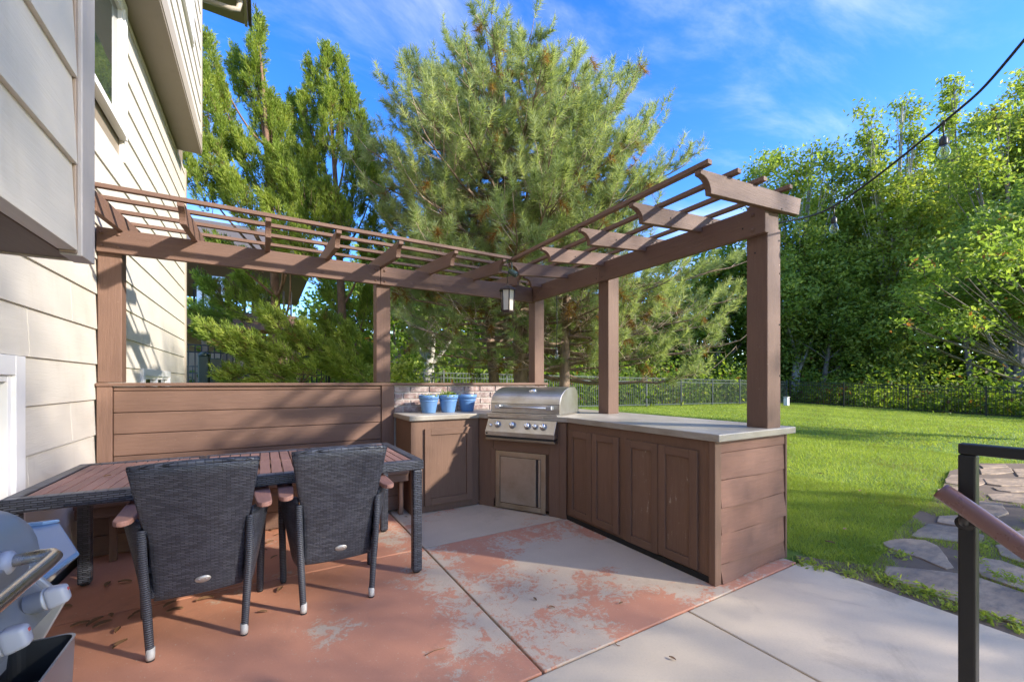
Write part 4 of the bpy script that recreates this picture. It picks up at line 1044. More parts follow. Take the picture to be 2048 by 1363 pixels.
def tree(name, label, base, blobs, nleaf, size, m, bk, r0, seed, group='trees around the lawn', clump=.22, subs=5, tonebase=.5, shell=.5, cat='tree', nlimb=None):
    rng = np.random.default_rng(seed); t = empty(name, label, cat, tuple(base), group=group)
    V, F = tubes_np(limb_lines(base, blobs, rng, r0, subs=subs), 6); link('trunk', npmesh('trunk', V - np.asarray(base), F, smooth=True), bk, t)
    V, F, T = leafcloud(blobs, nleaf, size, rng, clump, shell, tonebase=tonebase)
    o = link('crown', npmesh('crown', V - np.asarray(base), F, T), m, t); o['kind'] = 'stuff'; return t
def ublobs(lst, dep, seed, jit=.06, ry=.9):
    rng = np.random.default_rng(seed); out = []
    for u, v, r in lst:
        d = dep * (1 + rng.uniform(-jit, jit)); p = ray_pt(u, v, d); rm = r * d / FPX
        out.append((p, (rm * rng.uniform(.85, 1.1), rm * ry, rm * rng.uniform(.8, 1.05))))
    return out
def ubase(u, dep):
    p = ray_pt(u, 780, dep); return (p[0], p[1], float(gz(p[0], p[1])) - .05)
tree('broadleaf_tree', 'sparse topped green broadleaf tree just right of the pergola end post', ubase(1590, 29), ublobs([(1520, 340, 30), (1505, 385, 34), (1555, 330, 34), (1600, 350, 38), (1625, 300, 15), (1650, 320, 36), (1682, 345, 30), (1560, 410, 55), (1640, 420, 62), (1600, 500, 80), (1520, 480, 55), (1690, 470, 55), (1560, 590, 85), (1660, 590, 85), (1600, 680, 90)], 29, 1), 42000, .12, F_DEC, BK_PALE, .30, 21, clump=.30, tonebase=.55)
tree('broadleaf_tree', 'yellow green broadleaf tree with ragged forked top, centre of the right hand wood', ubase(1770, 27), ublobs([(1722, 222, 14), (1742, 235, 16), (1735, 275, 28), (1755, 300, 26), (1805, 205, 17), (1822, 228, 22), (1828, 270, 28), (1835, 310, 26), (1740, 345, 48), (1835, 360, 48), (1790, 410, 62), (1720, 440, 62), (1850, 460, 66), (1780, 530, 90), (1700, 560, 70), (1720, 650, 80), (1830, 620, 80), (1770, 720, 80)], 27, 2), 52000, .115, F_DEC, BK_PALE, .32, 22, clump=.28, tonebase=.55)
tree('columnar_tree', 'narrow upright tree spire rising above the wood at right', ubase(1905, 28), ublobs([(1908, 160, 14), (1906, 185, 18), (1903, 215, 19), (1898, 250, 20), (1890, 290, 26), (1905, 330, 40), (1895, 400, 60), (1900, 490, 70)], 28, 3), 20000, .115, F_DEC, BK_GREY, .22, 23, clump=.22)
tree('broadleaf_tree', 'tall full broadleaf tree at the right edge with feathery light green top', ubase(2030, 22), ublobs([(1960, 265, 40), (1990, 235, 32), (2030, 190, 28), (2055, 165, 28), (2010, 260, 45), (2075, 240, 55), (1950, 330, 60), (2030, 340, 80), (2110, 320, 100), (1960, 430, 85), (2060, 440, 100), (1930, 530, 80), (2140, 480, 120), (2030, 560, 100)], 22, 4), 52000, .10, F_DEC, BK_GREY, .34, 24, clump=.26, tonebase=.62)
tree('overhanging_tree', 'leafy low tree arching in from the right with a few bare twigs beneath', ubase(2260, 9.5), ublobs([(1820, 600, 34), (1850, 555, 46), (1905, 520, 62), (1890, 600, 55), (1965, 480, 62), (1960, 570, 70), (1870, 650, 36), (1935, 640, 46), (2020, 620, 56), (2035, 450, 70), (2040, 540, 80), (2110, 400, 100), (2130, 520, 120), (2240, 420, 160), (2250, 600, 130), (1800, 645, 18), (2000, 520, 60), (1840, 680, 20)], 9.2, 5, .13), 50000, .047, F_DEC2, BK_GREY, .12, 25, clump=.12, subs=4, tonebase=.55, shell=.7)
tree('woodland_tree', 'dark leaning tree behind the fence in the shaded wood', ubase(1690, 32), ublobs([(1620, 560, 100), (1700, 500, 110), (1760, 600, 110), (1680, 660, 100), (1600, 690, 70)], 33, 6), 26000, .16, F_SHR, BK_GREY, .36, 26, clump=.4)
tree('woodland_tree', 'dark trunked tree with low crown behind the right part of the fence', ubase(1955, 26), ublobs([(1890, 560, 90), (1960, 520, 110), (2050, 560, 110), (2120, 480, 120), (1930, 640, 70), (2010, 650, 60)], 28, 7), 24000, .15, F_SHR, BK_GREY, .30, 27, clump=.4)
tree('woodland_tree', 'rounded mid green tree in the gap behind the big pine', ubase(1400, 30), ublobs([(1330, 640, 110), (1430, 620, 120), (1520, 640, 90), (1260, 680, 90), (1440, 540, 80), (1380, 720, 90), (1500, 540, 70)], 32, 8), 26000, .17, F_SHR, BK_GREY, .3, 28, clump=.4)
tree('pale_trunk_tree', 'pale trunked young tree behind the brick wall left of the pine', ubase(852, 14.5), ublobs([(830, 560, 60), (880, 520, 70), (800, 600, 55), (930, 590, 60), (860, 630, 40), (780, 540, 60)], 15, 9), 14000, .08, F_DEC, BK_PALE, .24, 29, clump=.25)
tree('woodland_tree', 'dark green tree behind the back fence left of the pale trunk', ubase(740, 24), ublobs([(700, 620, 90), (780, 560, 100), (860, 640, 100), (960, 620, 110), (1060, 640, 110), (1160, 650, 100), (660, 700, 80), (900, 540, 70)], 25, 10), 30000, .15, F_SHR, BK_GREY, .3, 30, clump=.4)
# unseen trees, placed and thinned to shade patio, lawn, bay and junipers
tree('shade_tree', 'unseen broad tree behind the railing, placed to shade the patio', (6.8, -4.6, 0), [((6.5, -3.7, 3.7), (1.7, 1.1, 1.7)), ((8.2, -4.9, 4.2), (1.7, 1.2, 1.7)), ((4.9, -3.8, 3.3), (1.5, 1.1, 1.6)), ((6.2, -4.9, 5.4), (1.6, 1.2, 1.2)), ((6.6, -3.0, 5.3), (1.5, 1.0, .9))], 5600, .06, F_DEC, BK_GREY, .07, 31, clump=.42, shell=.4, subs=1)
tree('shade_tree', 'unseen slender tall tree beyond the railing, added to shade the junipers', (8.6, -1.2, 0), [((7.7, -1.0, 6.4), (1.4, .8, 1.1)), ((8.9, -1.5, 6.9), (1.2, .9, .9))], 6500, .075, F_DEC, BK_GREY, .06, 34, clump=.32, shell=.4, subs=1)
tree('shade_tree', 'unseen tall tree behind the camera, added to shade the bay', (5.4, -7.0, 0), [((6.0, -7.0, 7.6), (2.2, 1.4, 2.3)), ((4.6, -6.0, 5.4), (1.5, 1.2, 1.8)), ((3.6, -5.0, 3.6), (1.3, 1.0, 1.4))], 7500, .085, F_DEC, BK_GREY, .10, 33, clump=.3, shell=.4)
tree('shade_tree', 'unseen round tree right of the lawn, placed to shade its near part', (11, -6.4, 0), [((10.5, -5.9, 4.2), (1.6, 1.1, 1.6)), ((11.8, -6.6, 4.6), (1.5, 1.2, 1.5)), ((9.6, -5.6, 3.0), (1.2, 1.1, 1.4))], 3400, .08, F_DEC, BK_GREY, .07, 32, clump=.4, shell=.4, subs=1)

# undergrowth behind the fences, one uncountable mass
rng = np.random.default_rng(40); C = []
for _ in range(560):
    if rng.random() < .6: x, y = rng.uniform(-3, 27), rng.uniform(12.8, 17)
    else: x, y = rng.uniform(26.6, 31), rng.uniform(-6, 13)
    g = float(gz(x, y)); h = rng.uniform(.5, 2.0)
    k = 120; C.append(np.c_[rng.normal(x, .45, k), rng.normal(y, .45, k), g + np.abs(rng.normal(0, h * .6, k))])
C = np.concatenate(C); tn = np.clip(np.repeat(rng.normal(.45, .2, 560), 120) + rng.normal(0, .15, len(C)), 0, 1)
V, F, T = leafquads(C, .10, rng, normal=np.array([0, 0, .8]), tone=tn)
o = link('undergrowth', npmesh('undergrowth', V, F, T), F_SHR); tag(o, 'tangled shrubs and weeds growing behind the fences', 'undergrowth', kind='stuff')
C = []; rng = np.random.default_rng(41)
for _ in range(300):
    a = rng.uniform(R(-16), R(96)); d = rng.uniform(38, 52); x, y = d * math.cos(a), d * math.sin(a); h = rng.uniform(2, 9)
    k = 170; C.append(np.c_[rng.normal(x, 1.6, k), rng.normal(y, 1.6, k), np.clip(rng.normal(h * .5, h * .33, k), -.2, None)])
C = np.concatenate(C); tn = np.clip(np.repeat(rng.normal(.4, .18, 300), 170) + rng.normal(0, .12, len(C)), 0, 1)
V, F, T = leafquads(C, .36, rng, normal=np.array([0, 0, .6]), tone=tn)
o = link('far_wood', npmesh('far_wood', V, F, T), F_SHR); tag(o, 'distant wood closing the view behind the garden', 'wood', kind='stuff')
# slim trunks in the shaded wood
for (u, d, l) in ((1640, 27.5, 'slim leaning'), (1668, 28.5, 'slim straight'), (1840, 26.5, 'dark slim'), (1950, 23.5, 'dark straight'), (1998, 24.5, 'thick dark'), (1745, 27, 'forked dark')):
    b = np.array(ubase(u, d)); rg = np.random.default_rng(int(u)); t = empty('bare_trunk', {1640: 'slim leaning trunk behind the fence beside the pergola post', 1668: 'slim straight trunk behind the fence, second from the post', 1840: 'dark slim trunk behind the fence, middle of the shaded wood', 1950: 'dark straight trunk with sunlit meadow showing beside it', 1998: 'thick dark trunk nearest the right picture edge', 1745: 'forked dark trunk behind the fence below the yellow green tree'}[u], 'tree trunk', tuple(b), group='trunks in the wood')
    ls = []; top = b + np.array([rg.uniform(-1, 1), rg.uniform(-1, 1), 8]); tr = bez(b, (b + top) / 2 + rg.normal(0, .35, 3), top, 10); ls.append((tr, np.linspace(.17, .06, 10)))
    for _ in range(9):
        s = tr[rg.integers(2, 9)]; e = s + unit(rg.normal(size=3) + np.array([0, 0, .6])) * rg.uniform(1, 2.4); ls.append((bez(s, (s + e) / 2 + rg.normal(0, .2, 3), e, 6), np.linspace(.05, .012, 6)))
    V, F = tubes_np(ls, 6); link('trunk', npmesh('trunk', V - b, F, smooth=True), BK_GREY, t)

# ---- needles
def needles(P, D, Ln, K, nl, wd, rng, tone, spread=(.5, 1.15)):
    """brush of K needles along the twig starting at P in direction D with length Ln"""
    n = len(P); P = np.repeat(P, K, 0); D = np.repeat(unit(D), K, 0); s = rng.uniform(0, 1, (n * K, 1)); Lr = np.repeat(Ln, K)[:, None]
    base = P + D * s * Lr; rp = unit(np.cross(D, rng.normal(size=(n * K, 3)))); th = rng.uniform(*spread, (n * K, 1)) * (1.1 - .5 * s ** 2)
    nd = D * np.cos(th) + rp * np.sin(th); sd = unit(np.cross(nd, rng.normal(size=(n * K, 3)))); l = nl * rng.uniform(.7, 1.15, (n * K, 1))
    V = np.stack([base - sd * wd, base + sd * wd, base + nd * l], 1).reshape(-1, 3); F = np.arange(3 * n * K).reshape(-1, 3)
    return V, F, np.clip(np.repeat(tone, K) + rng.normal(0, .06, n * K) * (np.repeat(tone, K) > .12), 0, 1)
def rot_about(v, ax, a): return np.array(Matrix.Rotation(a, 3, Vector(ax)) @ Vector(v))
def pine(name, label, base, top, prof, nprim, seed, extra=(), low=0.0, r0=.17, lowbare=3.7, dens=1.0, lean=None, K=88):
    rng = np.random.default_rng(seed); base = np.array(base, float); top = np.array(top, float)
    trunk = bez(base, (base + top) / 2 + rng.normal(0, .12, 3) * np.array([1, 1, 0]), top, 16); lines = [(trunk, np.linspace(r0, .03, 16))]; twl = []
    TP, TD, TL, TT = [], [], [], []
    def trunk_at(z): 
        t = np.clip((z - base[2]) / (top[2] - base[2]), 0, 1) * 15; i = int(min(14, t)); return trunk[i] + (trunk[i + 1] - trunk[i]) * (t - i)
    prims = []
    for i in range(nprim):
        f = (i + .5) / nprim; z = low + (top[2] - .15 - low) * f ** .92; az = i * 2.39996 + rng.normal(0, .25)
        Rm = np.interp(z, prof[0], prof[1]) * rng.uniform(.72, 1.06)
        tip = trunk_at(z) + np.array([math.cos(az), math.sin(az), 0]) * Rm
        if tip[1] < 4.9 and tip[0] < 3.3 and tip[2] < 3.2: continue
        prims.append((tip, z))
    prims += [(np.array(e), e[2]) for e in extra]
    for tip, z in prims:
        c0 = trunk_at(z); out = np.linalg.norm((tip - c0)[:2]); hfrac = (z - base[2]) / (top[2] - base[2])
        s = trunk_at(max(base[2] + .6, z - out * np.interp(hfrac, [0, .3, .7, 1], [.0, .0, .18, .42])))
        mid = s + (tip - s) * .55 + np.array([0, 0, -out * .13]); B = bez(s, mid, tip, 12); B[1:-1] += rng.normal(0, .018, (10, 3))
        rb = .014 + .011 * out; lines.append((B, np.linspace(rb, .008, 12))); Lb = np.linalg.norm(np.diff(B, axis=0), axis=1).sum()
        T = np.gradient(B, axis=0); T = unit(T)
        nsec = int(4 + Lb * 3.6 * dens)
        for k in range(nsec):
            g = rng.uniform(.28, .98) if k else 1.0; i = min(11, int(g * 11)); p = B[i]; t = T[i]
            side = unit(np.cross(t, [0, 0, 1])) * (1 if k % 2 else -1)
            d = unit(t * rng.uniform(.5, 1.0) + side * rng.uniform(.2, .95) + np.array([0, 0, rng.uniform(-.25, .5) + .1 * hfrac]))
            if k == 0: d = unit(t + np.array([0, 0, .5]))
            l = rng.uniform(.28, .72) * (1.2 - .5 * g) * min(1.15, .5 + out * .25)
            e = p + d * l + np.array([0, 0, l * .16]); Q = bez(p, p + d * l * .55, e, 6); twl.append((Q, np.linspace(.009, .004, 6)))
            bare = rng.random() < (np.interp(z, [lowbare - 1.2, lowbare], [.72, 0]) * (1 - .75 * (g > .8)))
            if bare: 
                for _ in range(3): q = Q[rng.integers(1, 6)]; e2 = q + unit(rng.normal(size=3)) * rng.uniform(.12, .42); twl.append((bez(q, (q + e2) / 2 + rng.normal(0, .02, 3), e2, 4), np.linspace(.005, .002, 4)))
                continue
            nt_ = int(rng.integers(1, 3) * dens + .85)
            for m_ in range(nt_):
                h = 1.0 if m_ == 0 else rng.uniform(.5, .95); j = min(5, int(h * 5)); q = Q[j]
                dd = unit(unit(Q[-1] - Q[-2]) + (rng.normal(0, .65, 3) if m_ else rng.normal(0, .12, 3)) + np.array([0, 0, .2 + .2 * hfrac])); tl = rng.uniform(.14, .32)
                if m_: twl.append((np.stack([q, q + dd * tl]), np.array([.005, .003])))
                inner = g < .5 and out > .8
                dead = rng.random() < (.16 if inner else .03) + (.06 if z < lowbare else 0)
                tone = rng.uniform(0, .09) if dead else np.clip(rng.normal(.52 + .12 * hfrac, .15), .16, 1)
                if dead: dd = unit(dd + np.array([0, 0, -1.6]))
                TP.append(q); TD.append(dd); TL.append(tl); TT.append(tone)
    t = empty(name, label, 'tree', tuple(base), group='conifers behind the pergola')
    V, F = tubes_np(lines, 8); link('trunk', npmesh('trunk', V - base, F, smooth=True), BK_PINE, t)
    V, F = tubes_np(twl, 3); o = link('twigs', npmesh('twigs', V - base, F, smooth=True), BK_TWIG, t); o['kind'] = 'stuff'
    V, F, T = needles(np.array(TP), np.array(TD), np.array(TL), K, .150, .0046, rng, np.array(TT), (.75, 1.35)); print(name, len(TP), 'tufts', len(F), 'needles')
    o = link('needles', npmesh('needles', V - base, F, T), F_PINE, t); o['kind'] = 'stuff'; return t
pb = np.array([4.83, 7.60, float(gz(4.83, 7.6)) - .05]); ptop = ray_pt(1003, 150, 9.0)
PROF = ([1.0, 2.2, 3.2, 4.5, 5.5, 6.4, 7.3, 8.0, 8.7, 9.2, 9.5], [2.3, 2.7, 2.9, 3.0, 2.9, 2.5, 1.95, 1.3, .5, .3, .2])
ex = [tuple(ray_pt(u, v, d)) for u, v, d in [(1490, 590, 8.4), (1480, 680, 8.0), (1420, 740, 7.8), (1340, 700, 7.6), (1500, 520, 8.8), (1380, 640, 7.4), (1300, 600, 7.6), (1290, 720, 8.0), (1440, 640, 8.2), (1370, 330, 8.2), (1300, 285, 8.8), (1300, 250, 9.2), (1245, 205, 9.0), (1195, 170, 9.4), (830, 200, 9.2), (815, 270, 8.7), (785, 370, 8.6), (775, 430, 8.2), (880, 160, 9.4), (1080, 150, 9.4), (935, 125, 9.4), (1150, 180, 9.5), (1000, 95, 9.3), (1040, 130, 9.3), (1180, 300, 7.2), (900, 300, 7.2), (1010, 420, 6.9), (850, 400, 7.0), (1050, 250, 7.2), (1120, 400, 6.9), (960, 180, 7.6), (1240, 400, 7.2)]]
pine('pine_tree', 'tall broad pine with blue green needles filling the sky above the pergola corner', pb, ptop, PROF, 150, 50, ex, low=1.6, r0=.20, dens=1.25)
b2_ = np.array([4.74, 8.6, float(gz(4.74, 8.6)) - .05])
pine('pine_tree', 'slimmer pine with pinkish bark close left of the main pine trunk', b2_, ray_pt(950, 230, 9.9), ([1, 3, 5, 7, 8.6], [1.6, 2.2, 1.8, .9, .3]), 34, 51, (), low=2.2, r0=.15, dens=.9)
b3_ = np.array([4.93, 6.35, float(gz(4.93, 6.35)) - .05])
pine('pine_tree', 'shorter pine with orange flaking bark seen right of the corner post', b3_, ray_pt(1150, 300, 8.2), ([1, 2.5, 4, 5.6], [1.3, 1.7, 1.6, .5]), 30, 52, (tuple(ray_pt(1250, 560, 6.9)), tuple(ray_pt(1180, 640, 7.2)), tuple(ray_pt(1340, 560, 7.2))), low=1.3, r0=.12, dens=.8, lowbare=3.4)

def juniper(name, label, base, plumes, seed, n_each=2600, r0=.13):
    rng = np.random.default_rng(seed); base = np.array(base, float); lines = []; Vs, Fs, Ts = [], [], []; off = 0
    top = max((p[1] for p in plumes), key=lambda q: q[2]); trunk = bez(base, (base + top) / 2 + np.array([.1, 0, .2]), np.array(top) - np.array([0, 0, .4]), 14); lines.append((trunk, np.linspace(r0, .02, 14)))
    for s, e, w in plumes:
        s = np.array(s, float); e = np.array(e, float); ax = e - s; Ln = np.linalg.norm(ax); u = ax / Ln
        j = int(np.clip((s[2] - .4 - base[2]) / (top[2] - base[2]), 0, 1) * 13); lines.append((bez(trunk[j], (trunk[j] + s) / 2 + np.array([0, 0, -.1]), e - ax * .12, 9), np.linspace(.035, .006, 9)))
        # sub sprays
        ns = int(112 * (Ln * w) / .6) + 40; f = rng.uniform(.0, 1, ns) ** .85; rad = w * (np.sin(np.clip(f * .93 + .07, 0, 1) * math.pi) ** .6) * (1 - .45 * f)
        pr = unit(np.cross(u, rng.normal(size=(ns, 3)))); q = rng.uniform(.35, 1, ns) ** .6
        c = s + ax * f[:, None] + pr * (rad * q)[:, None]; d = unit(u * 1.0 + pr * .55 + np.array([0, 0, .5]) + rng.normal(0, .22, (ns, 3)))
        c = np.r_[c, [e - u * .12]]; d = np.r_[d, [u]]; ns += 1
        for a, b in zip(c[::3], d[::3]): lines.append((np.stack([a - b * .12, a + b * .18]), np.array([.006, .002])))
        tone = np.clip(rng.normal(.55, .17, ns), .08, 1); tone[rng.random(ns) < .035] = rng.uniform(0, .05)
        K = 62
        sl_ = rng.uniform(.16, .34, ns); P = np.repeat(c, K, 0); D = np.repeat(d, K, 0); t_ = rng.uniform(0, 1, (ns * K, 1)); S = np.repeat(sl_, K)[:, None]
        rp = unit(np.cross(D, rng.normal(size=(ns * K, 3)))); b0 = P + D * t_ * S + rp * (.055 * np.sqrt(np.clip(1 - t_, 0, 1)) * rng.uniform(0, 1, (ns * K, 1)) ** .5) * (S / .22)
        nd = unit(D * .9 + rp * rng.uniform(.1, 1.0, (ns * K, 1))); sd = unit(np.cross(nd, rng.normal(size=(ns * K, 3)))); l = rng.uniform(.035, .075, (ns * K, 1))
        V = np.stack([b0 - sd * .009, b0 + sd * .009, b0 + nd * l * 1.25], 1).reshape(-1, 3); Vs.append(V); Fs.append(np.arange(len(V)).reshape(-1, 3) + off); off += len(V)
        Ts.append(np.clip(np.repeat(tone, K) + .10 * (t_[:, 0] - .5) + rng.normal(0, .07, ns * K), 0, 1))
    t = empty(name, label, 'tree', tuple(base), group='conifers behind the pergola')
    V, F = tubes_np(lines, 6); link('trunk', npmesh('trunk', V - base, F, smooth=True), BK_RED, t)
    V = np.concatenate(Vs); F = np.concatenate(Fs); print(name, len(F), 'sprigs')
    o = link('foliage', npmesh('foliage', V - base, F, np.concatenate(Ts)), F_JUN, t); o['kind'] = 'stuff'; return t
def plume(u0, v0, u1, v1, d, w, dd=0): return (ray_pt(u0, v0, d + dd), ray_pt(u1 + 6, v1 + 22, d), w * .76)
J1 = [plume(440, 230, 408, 60, 8.9, .24), plume(470, 330, 432, 150, 8.9, .30), plume(445, 330, 392, 105, 8.5, .30), plume(500, 200, 512, 22, 9.2, .20), plume(530, 300, 500, 110, 9.2, .36), plume(560, 320, 530, 170, 9.2, .34),
      plume(420, 420, 352, 285, 7.9, .30), plume(480, 420, 400, 260, 8.2, .36), plume(520, 460, 440, 330, 8.0, .42), plume(560, 430, 470, 250, 8.6, .42), plume(590, 420, 540, 280, 8.4, .40), plume(640, 480, 560, 300, 8.2, .42), plume(620, 520, 530, 380, 7.6, .36), plume(700, 480, 640, 350, 8.4, .36),
      plume(560, 370, 560, 200, 9.4, .38), plume(600, 440, 600, 290, 9.4, .42), plume(520, 540, 420, 470, 7.9, .30), plume(640, 560, 560, 460, 7.8, .32), plume(480, 200, 470, 90, 9.4, .26),
      plume(520, 640, 400, 545, 8.2, .32), plume(560, 620, 480, 540, 8.6, .3), plume(640, 700, 520, 610, 7.7, .34), plume(560, 720, 400, 640, 7.5, .36), plume(640, 740, 470, 680, 7.4, .34), plume(700, 740, 580, 650, 7.8, .36), plume(600, 760, 440, 735, 7.2, .26), plume(720, 700, 640, 620, 8.4, .32), plume(740, 760, 640, 700, 7.8, .30), plume(480, 640, 380, 600, 8.9, .28)]
JB1 = np.array([.272, 9.5, float(gz(.272, 9.5)) - .05])
juniper('juniper_tree', 'bright green juniper with plumes leaning over the house corner', JB1, J1, 60)
J2 = [plume(660, 220, 648, 80, 9.8, .24), plume(640, 240, 612, 100, 9.8, .20), plume(690, 250, 676, 95, 9.9, .22), plume(640, 330, 598, 170, 9.7, .32), plume(700, 340, 695, 160, 9.9, .36), plume(660, 320, 655, 170, 9.5, .36), plume(740, 380, 718, 215, 9.9, .32), plume(620, 360, 580, 180, 10., .30), plume(700, 440, 720, 270, 9.4, .40), plume(640, 430, 620, 280, 9.6, .42), plume(760, 450, 745, 320, 9.9, .32), plume(680, 520, 660, 380, 9.6, .40), plume(740, 540, 740, 420, 9.8, .36),
      plume(700, 640, 640, 540, 9.8, .32), plume(740, 660, 730, 560, 10., .32), plume(700, 730, 640, 650, 9.6, .30), plume(760, 740, 720, 680, 9.8, .25), plume(650, 480, 600, 380, 9.8, .36)]
JB2 = np.array([1.6, 10.1, float(gz(1.6, 10.1)) - .05])
juniper('juniper_tree', 'darker upright juniper between the leaning juniper and the big pine', JB2, J2, 61)

# leafy saplings just behind the wall
for (u, v, d, lb) in ((800, 735, 7.5, 'bright leafed shrub sprouting behind the brick wall beside the middle post'), (735, 745, 8.5, 'large leafed shrub behind the bench back left of the middle post')):
    p = ray_pt(u, v, d); b = np.array([p[0], p[1], float(gz(p[0], p[1]))]); tree('shrub', lb, b, [(p + np.array([0, 0, -.25]), (.35, .3, .4)), (p + np.array([.2, .1, -.45]), (.35, .3, .35)), (p, (.22, .2, .22))], 1500, .04, F_DEC, BK_GREY, .02, int(u), group='shrubs behind the wall', clump=.09, tonebase=.8, cat='shrub')

# ================================================================== GRASS
rng = np.random.default_rng(70)
def blades(n, xr, yr, h, w, maskf, seed):
    r = np.random.default_rng(seed); x = r.uniform(*xr, n); y = r.uniform(*yr, n); k = maskf(x, y, r); x, y = x[k], y[k]; n = len(x)
    z = gz(x, y) - .004; a = r.uniform(0, 2 * math.pi, n); hh = h * r.uniform(.5, 1.25, n); ln_ = r.normal(0, .55, (n, 2)) * hh[:, None]
    P = np.c_[x, y, z]; S = np.c_[np.cos(a), np.sin(a), np.zeros(n)] * w * r.uniform(.7, 1.3, (n, 1))
    V = np.stack([P - S, P + S, P + np.c_[ln_, hh]], 1).reshape(-1, 3)
    tone = .5 + .13 * np.sin(x * 6.1 + 2 * np.sin(y * 5.3)) * np.cos(y * 7.9 + x) + .2 * np.sin(x * 1.7 + 1.2 * np.sin(y * 1.3)) * np.cos(y * 1.9 + x * .6) + r.normal(0, .2, n); dry = r.random(n) < .03 + .30 * np.clip(np.sin(x * 1.1 + 2.2 * np.sin(y * .9)) * np.cos(y * 1.4 + 1.7 * np.sin(x * .7)) - .45, 0, 1); tone[dry] = .03
    return V, np.arange(3 * n).reshape(-1, 3), np.clip(tone, 0, 1)
BED = np.array(bp_)
def inpoly(x, y, P):
    c = np.zeros(len(x), bool); j = len(P) - 1
    for i in range(len(P)):
        xi, yi = P[i]; xj, yj = P[j]; k = ((yi > y) != (yj > y)) & (x < (xj - xi) * (y - yi) / (yj - yi + 1e-12) + xi); c ^= k; j = i
    return c
STONES = [np.array([gpt(1560 + float(a.split(',')[0]) / 2.709, 860 + float(a.split(',')[1]) / 2.709) for a in s.split()]) for s in ST]
def m1(x, y, r):
    nb_ = .5 + .5 * np.sin(x * 3.1 + 2 * np.sin(y * 2.3)) * np.cos(y * 3.7 + 1.5 * np.sin(x * 2.9))
    edge = 3.30 + .07 * np.sin(y * 5) + .05 * np.sin(y * 13)
    k = (x > edge + .06 * r.random(len(x)) - .03) & ~((x < 3.26) | ((y < 1.5) & (x < edge)))
    b = inpoly(x, y, BED); k &= ~b | ((r.random(len(x)) < .75 * (nb_ > .42)) & (x > 3.55)) | (r.random(len(x)) < .5 * (nb_ > .5))
    for s in STONES: 
        c = s.mean(0); k &= ~inpoly(x, y, c + (s - c) * .97)
    dep = x * math.sin(YAW) + y * math.cos(YAW); k &= (dep > 1.0)
    return k
VV, FF, TT_ = [], [], []; off = 0
for a in ((230000, (3.2, 6.2), (-.6, 5.5), .042, .0022, m1, 1), (120000, (6.2, 11), (-.8, 9), .045, .0035, m1, 2), (90000, (3.25, 26), (3.0, 12.5), .05, .006, lambda x, y, r: (x > 3.3) & ((x > 6) | (y > 5)), 3), (60000, (11, 26.5), (-1.0, 12.3), .05, .009, lambda x, y, r: x > 0, 4), (7000, (-1, 3.3), (4.9, 12.2), .05, .006, lambda x, y, r: x > -9, 5)):
    V, F, T = blades(*a); VV.append(V); FF.append(F + off); TT_.append(T); off += len(V)
o = link('lawn_grass', npmesh('lawn_grass', np.concatenate(VV), np.concatenate(FF), np.concatenate(TT_)), F_GRASS); tag(o, 'short bright green lawn grass', 'grass', kind='stuff')
# broad weed tufts between patio edge and flagstones
C = []; rng = np.random.default_rng(71)
for (u, v) in ((1700, 1150), (1735, 1140), (1790, 1165), (1830, 1185), (1885, 1190), (1760, 1100), (1800, 1110), (1905, 1215), (1968, 1235), (2030, 1250), (1950, 1125), (2000, 1155), (2030, 1165), (1960, 1090), (1640, 1135), (1610, 1125), (1770, 1160), (1850, 1180)):
    x, y = gpt(u, v); k = 60; C.append(np.c_[rng.normal(x, .045, k), rng.normal(y, .035, k), np.abs(rng.normal(.006, .014, k))])
V, F, T = leafquads(np.concatenate(C), .016, rng, normal=np.array([0, 0, 1.2]), asp=.4, tone=rng.uniform(.5, 1, sum(map(len, C))))
o = link('weeds', npmesh('weeds', V, F, T), F_DEC); tag(o, 'low weeds sprouting in the soil between slab and flagstones', 'weeds', kind='stuff')

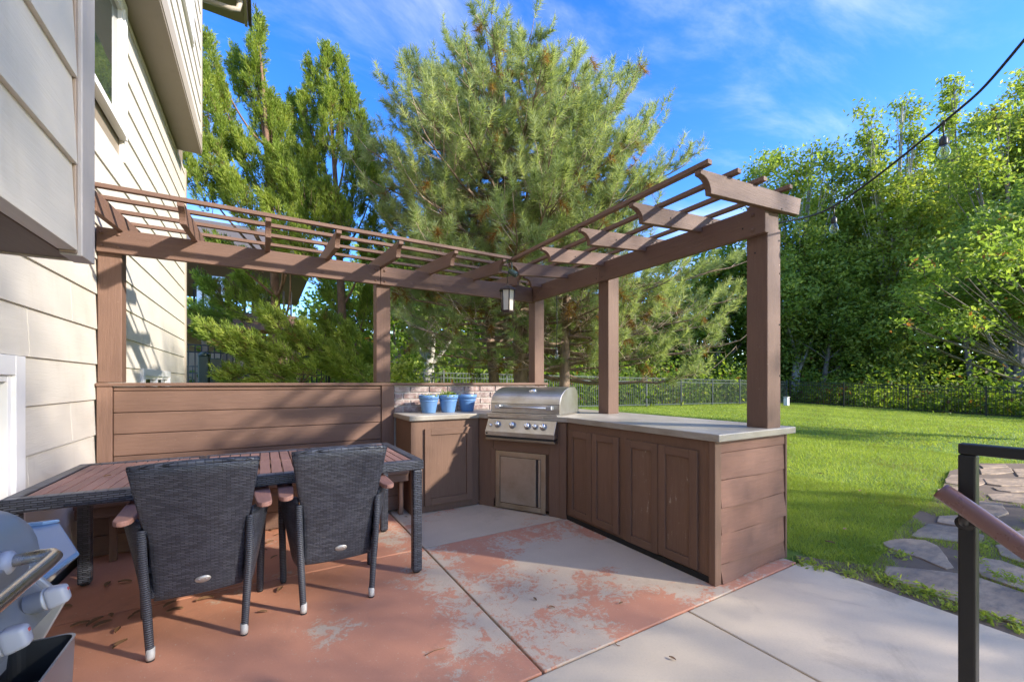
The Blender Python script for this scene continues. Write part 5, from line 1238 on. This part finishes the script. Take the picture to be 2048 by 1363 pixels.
# ================================================================== FALLEN LEAVES AND LITTER
def dead_leaf(x, y, z, s, rz, lab, grp):
    V = []; n = 7
    for i in range(n):
        f = i / (n - 1); w = s * .42 * math.sin(math.pi * (f * .92 + .04)) ** .8
        for k in (-1, 0, 1): V.append(((f - .5) * 2 * s, k * w, .004 + s * .22 * (abs(k) * .9 + math.sin(f * 4) * .35 + .3)))
    F = [(3 * i + k, 3 * i + k + 1, 3 * i + k + 4, 3 * i + k + 3) for i in range(n - 1) for k in (0, 1)]
    me = bpy.data.meshes.new('leaf'); me.from_pydata(V, [], F); o = link('fallen_leaf', me, LEAFB, None, (x, y, z), (0, 0, rz)); tag(o, lab, 'leaf', grp)
    sd_ = o.modifiers.new('thick', 'SOLIDIFY'); sd_.thickness = .0012; return o
rg = random.Random(5)
for (u, v) in ((215, 1170), (250, 1165), (130, 1215), (100, 1215), (190, 1245), (205, 1250), (235, 1262), (280, 1225), (300, 1235), (90, 1250), (240, 1290), (340, 1210), (540, 1085), (530, 1100), (545, 1060), (600, 1100), (180, 1110), (560, 1180), (525, 1225), (330, 1195), (700, 1030), (790, 1000), (555, 1070), (548, 1115), (262, 1235), (222, 1232), (350, 1222), (120, 1180), (160, 1250), (410, 1200)):
    x, y = gpt(u, v); dead_leaf(x, y, .001, rg.uniform(.02, .042), rg.uniform(0, 6.3), 'small curled brown dead leaf lying on the patio around the table', 'dead leaves on the patio')
for (u, v, lb) in ((1070, 1199, 'oval pale brown leaf lying on the worn slab in front of the grill'), (1104, 1215, 'small dark leaf crumb beside the oval leaf on the worn slab'), (1242, 1207, 'small brown leaf on the worn slab below the cabinet doors'), (1345, 1318, 'dark bark chip on the grey slab near the bottom edge'), (812, 1034, 'dark crumpled leaf beside the table leg and left cabinet')):
    x, y = gpt(u, v); dead_leaf(x, y, .001, .016, rg.uniform(0, 6.3), lb, None)
for (u, v, lb) in ((215, 952, 'curled brown leaf lying on the table top left of the armchairs'), (693, 893, 'dark curled leaf lying on the table top behind the right armchair')):
    p = ray_pt(u, v, 1.) - np.array([0, 0, EYE]); t = (EYE - .745) / -p[2]; dead_leaf(p[0] * t, p[1] * t, .742, .02, 1.0, lb, None)
for (u, v) in ((1690, 1063), (1760, 1010), (1640, 950), (1850, 960), (1900, 880), (1750, 890), (1980, 900), (1660, 1090), (1720, 985)):
    x, y = gpt(u, v); dead_leaf(x, y, float(gz(x, y)) + .03, rg.uniform(.02, .035), rg.uniform(0, 6.3), 'pale fallen leaf lying on the lawn', 'fallen leaves on the lawn')
for (u, v, a, ln_, lb) in ((870, 1303, .1, .10, 'thin twig lying on the red painted slab'), (1235, 1290, 2.0, .025, 'short dark twig at the slab joint')):
    x, y = gpt(u, v); o = tube('twig', [(-ln_ / 2, 0, .003), (0, .006, .004), (ln_ / 2, -.004, .003)], .0018, LEAFB, None, 5); o.location = (x, y, .001); o.rotation_euler.z = a; tag(o, lb, 'twig')
for k in list(bpy.data.objects):
    if 'local' in k.keys(): del k['local']
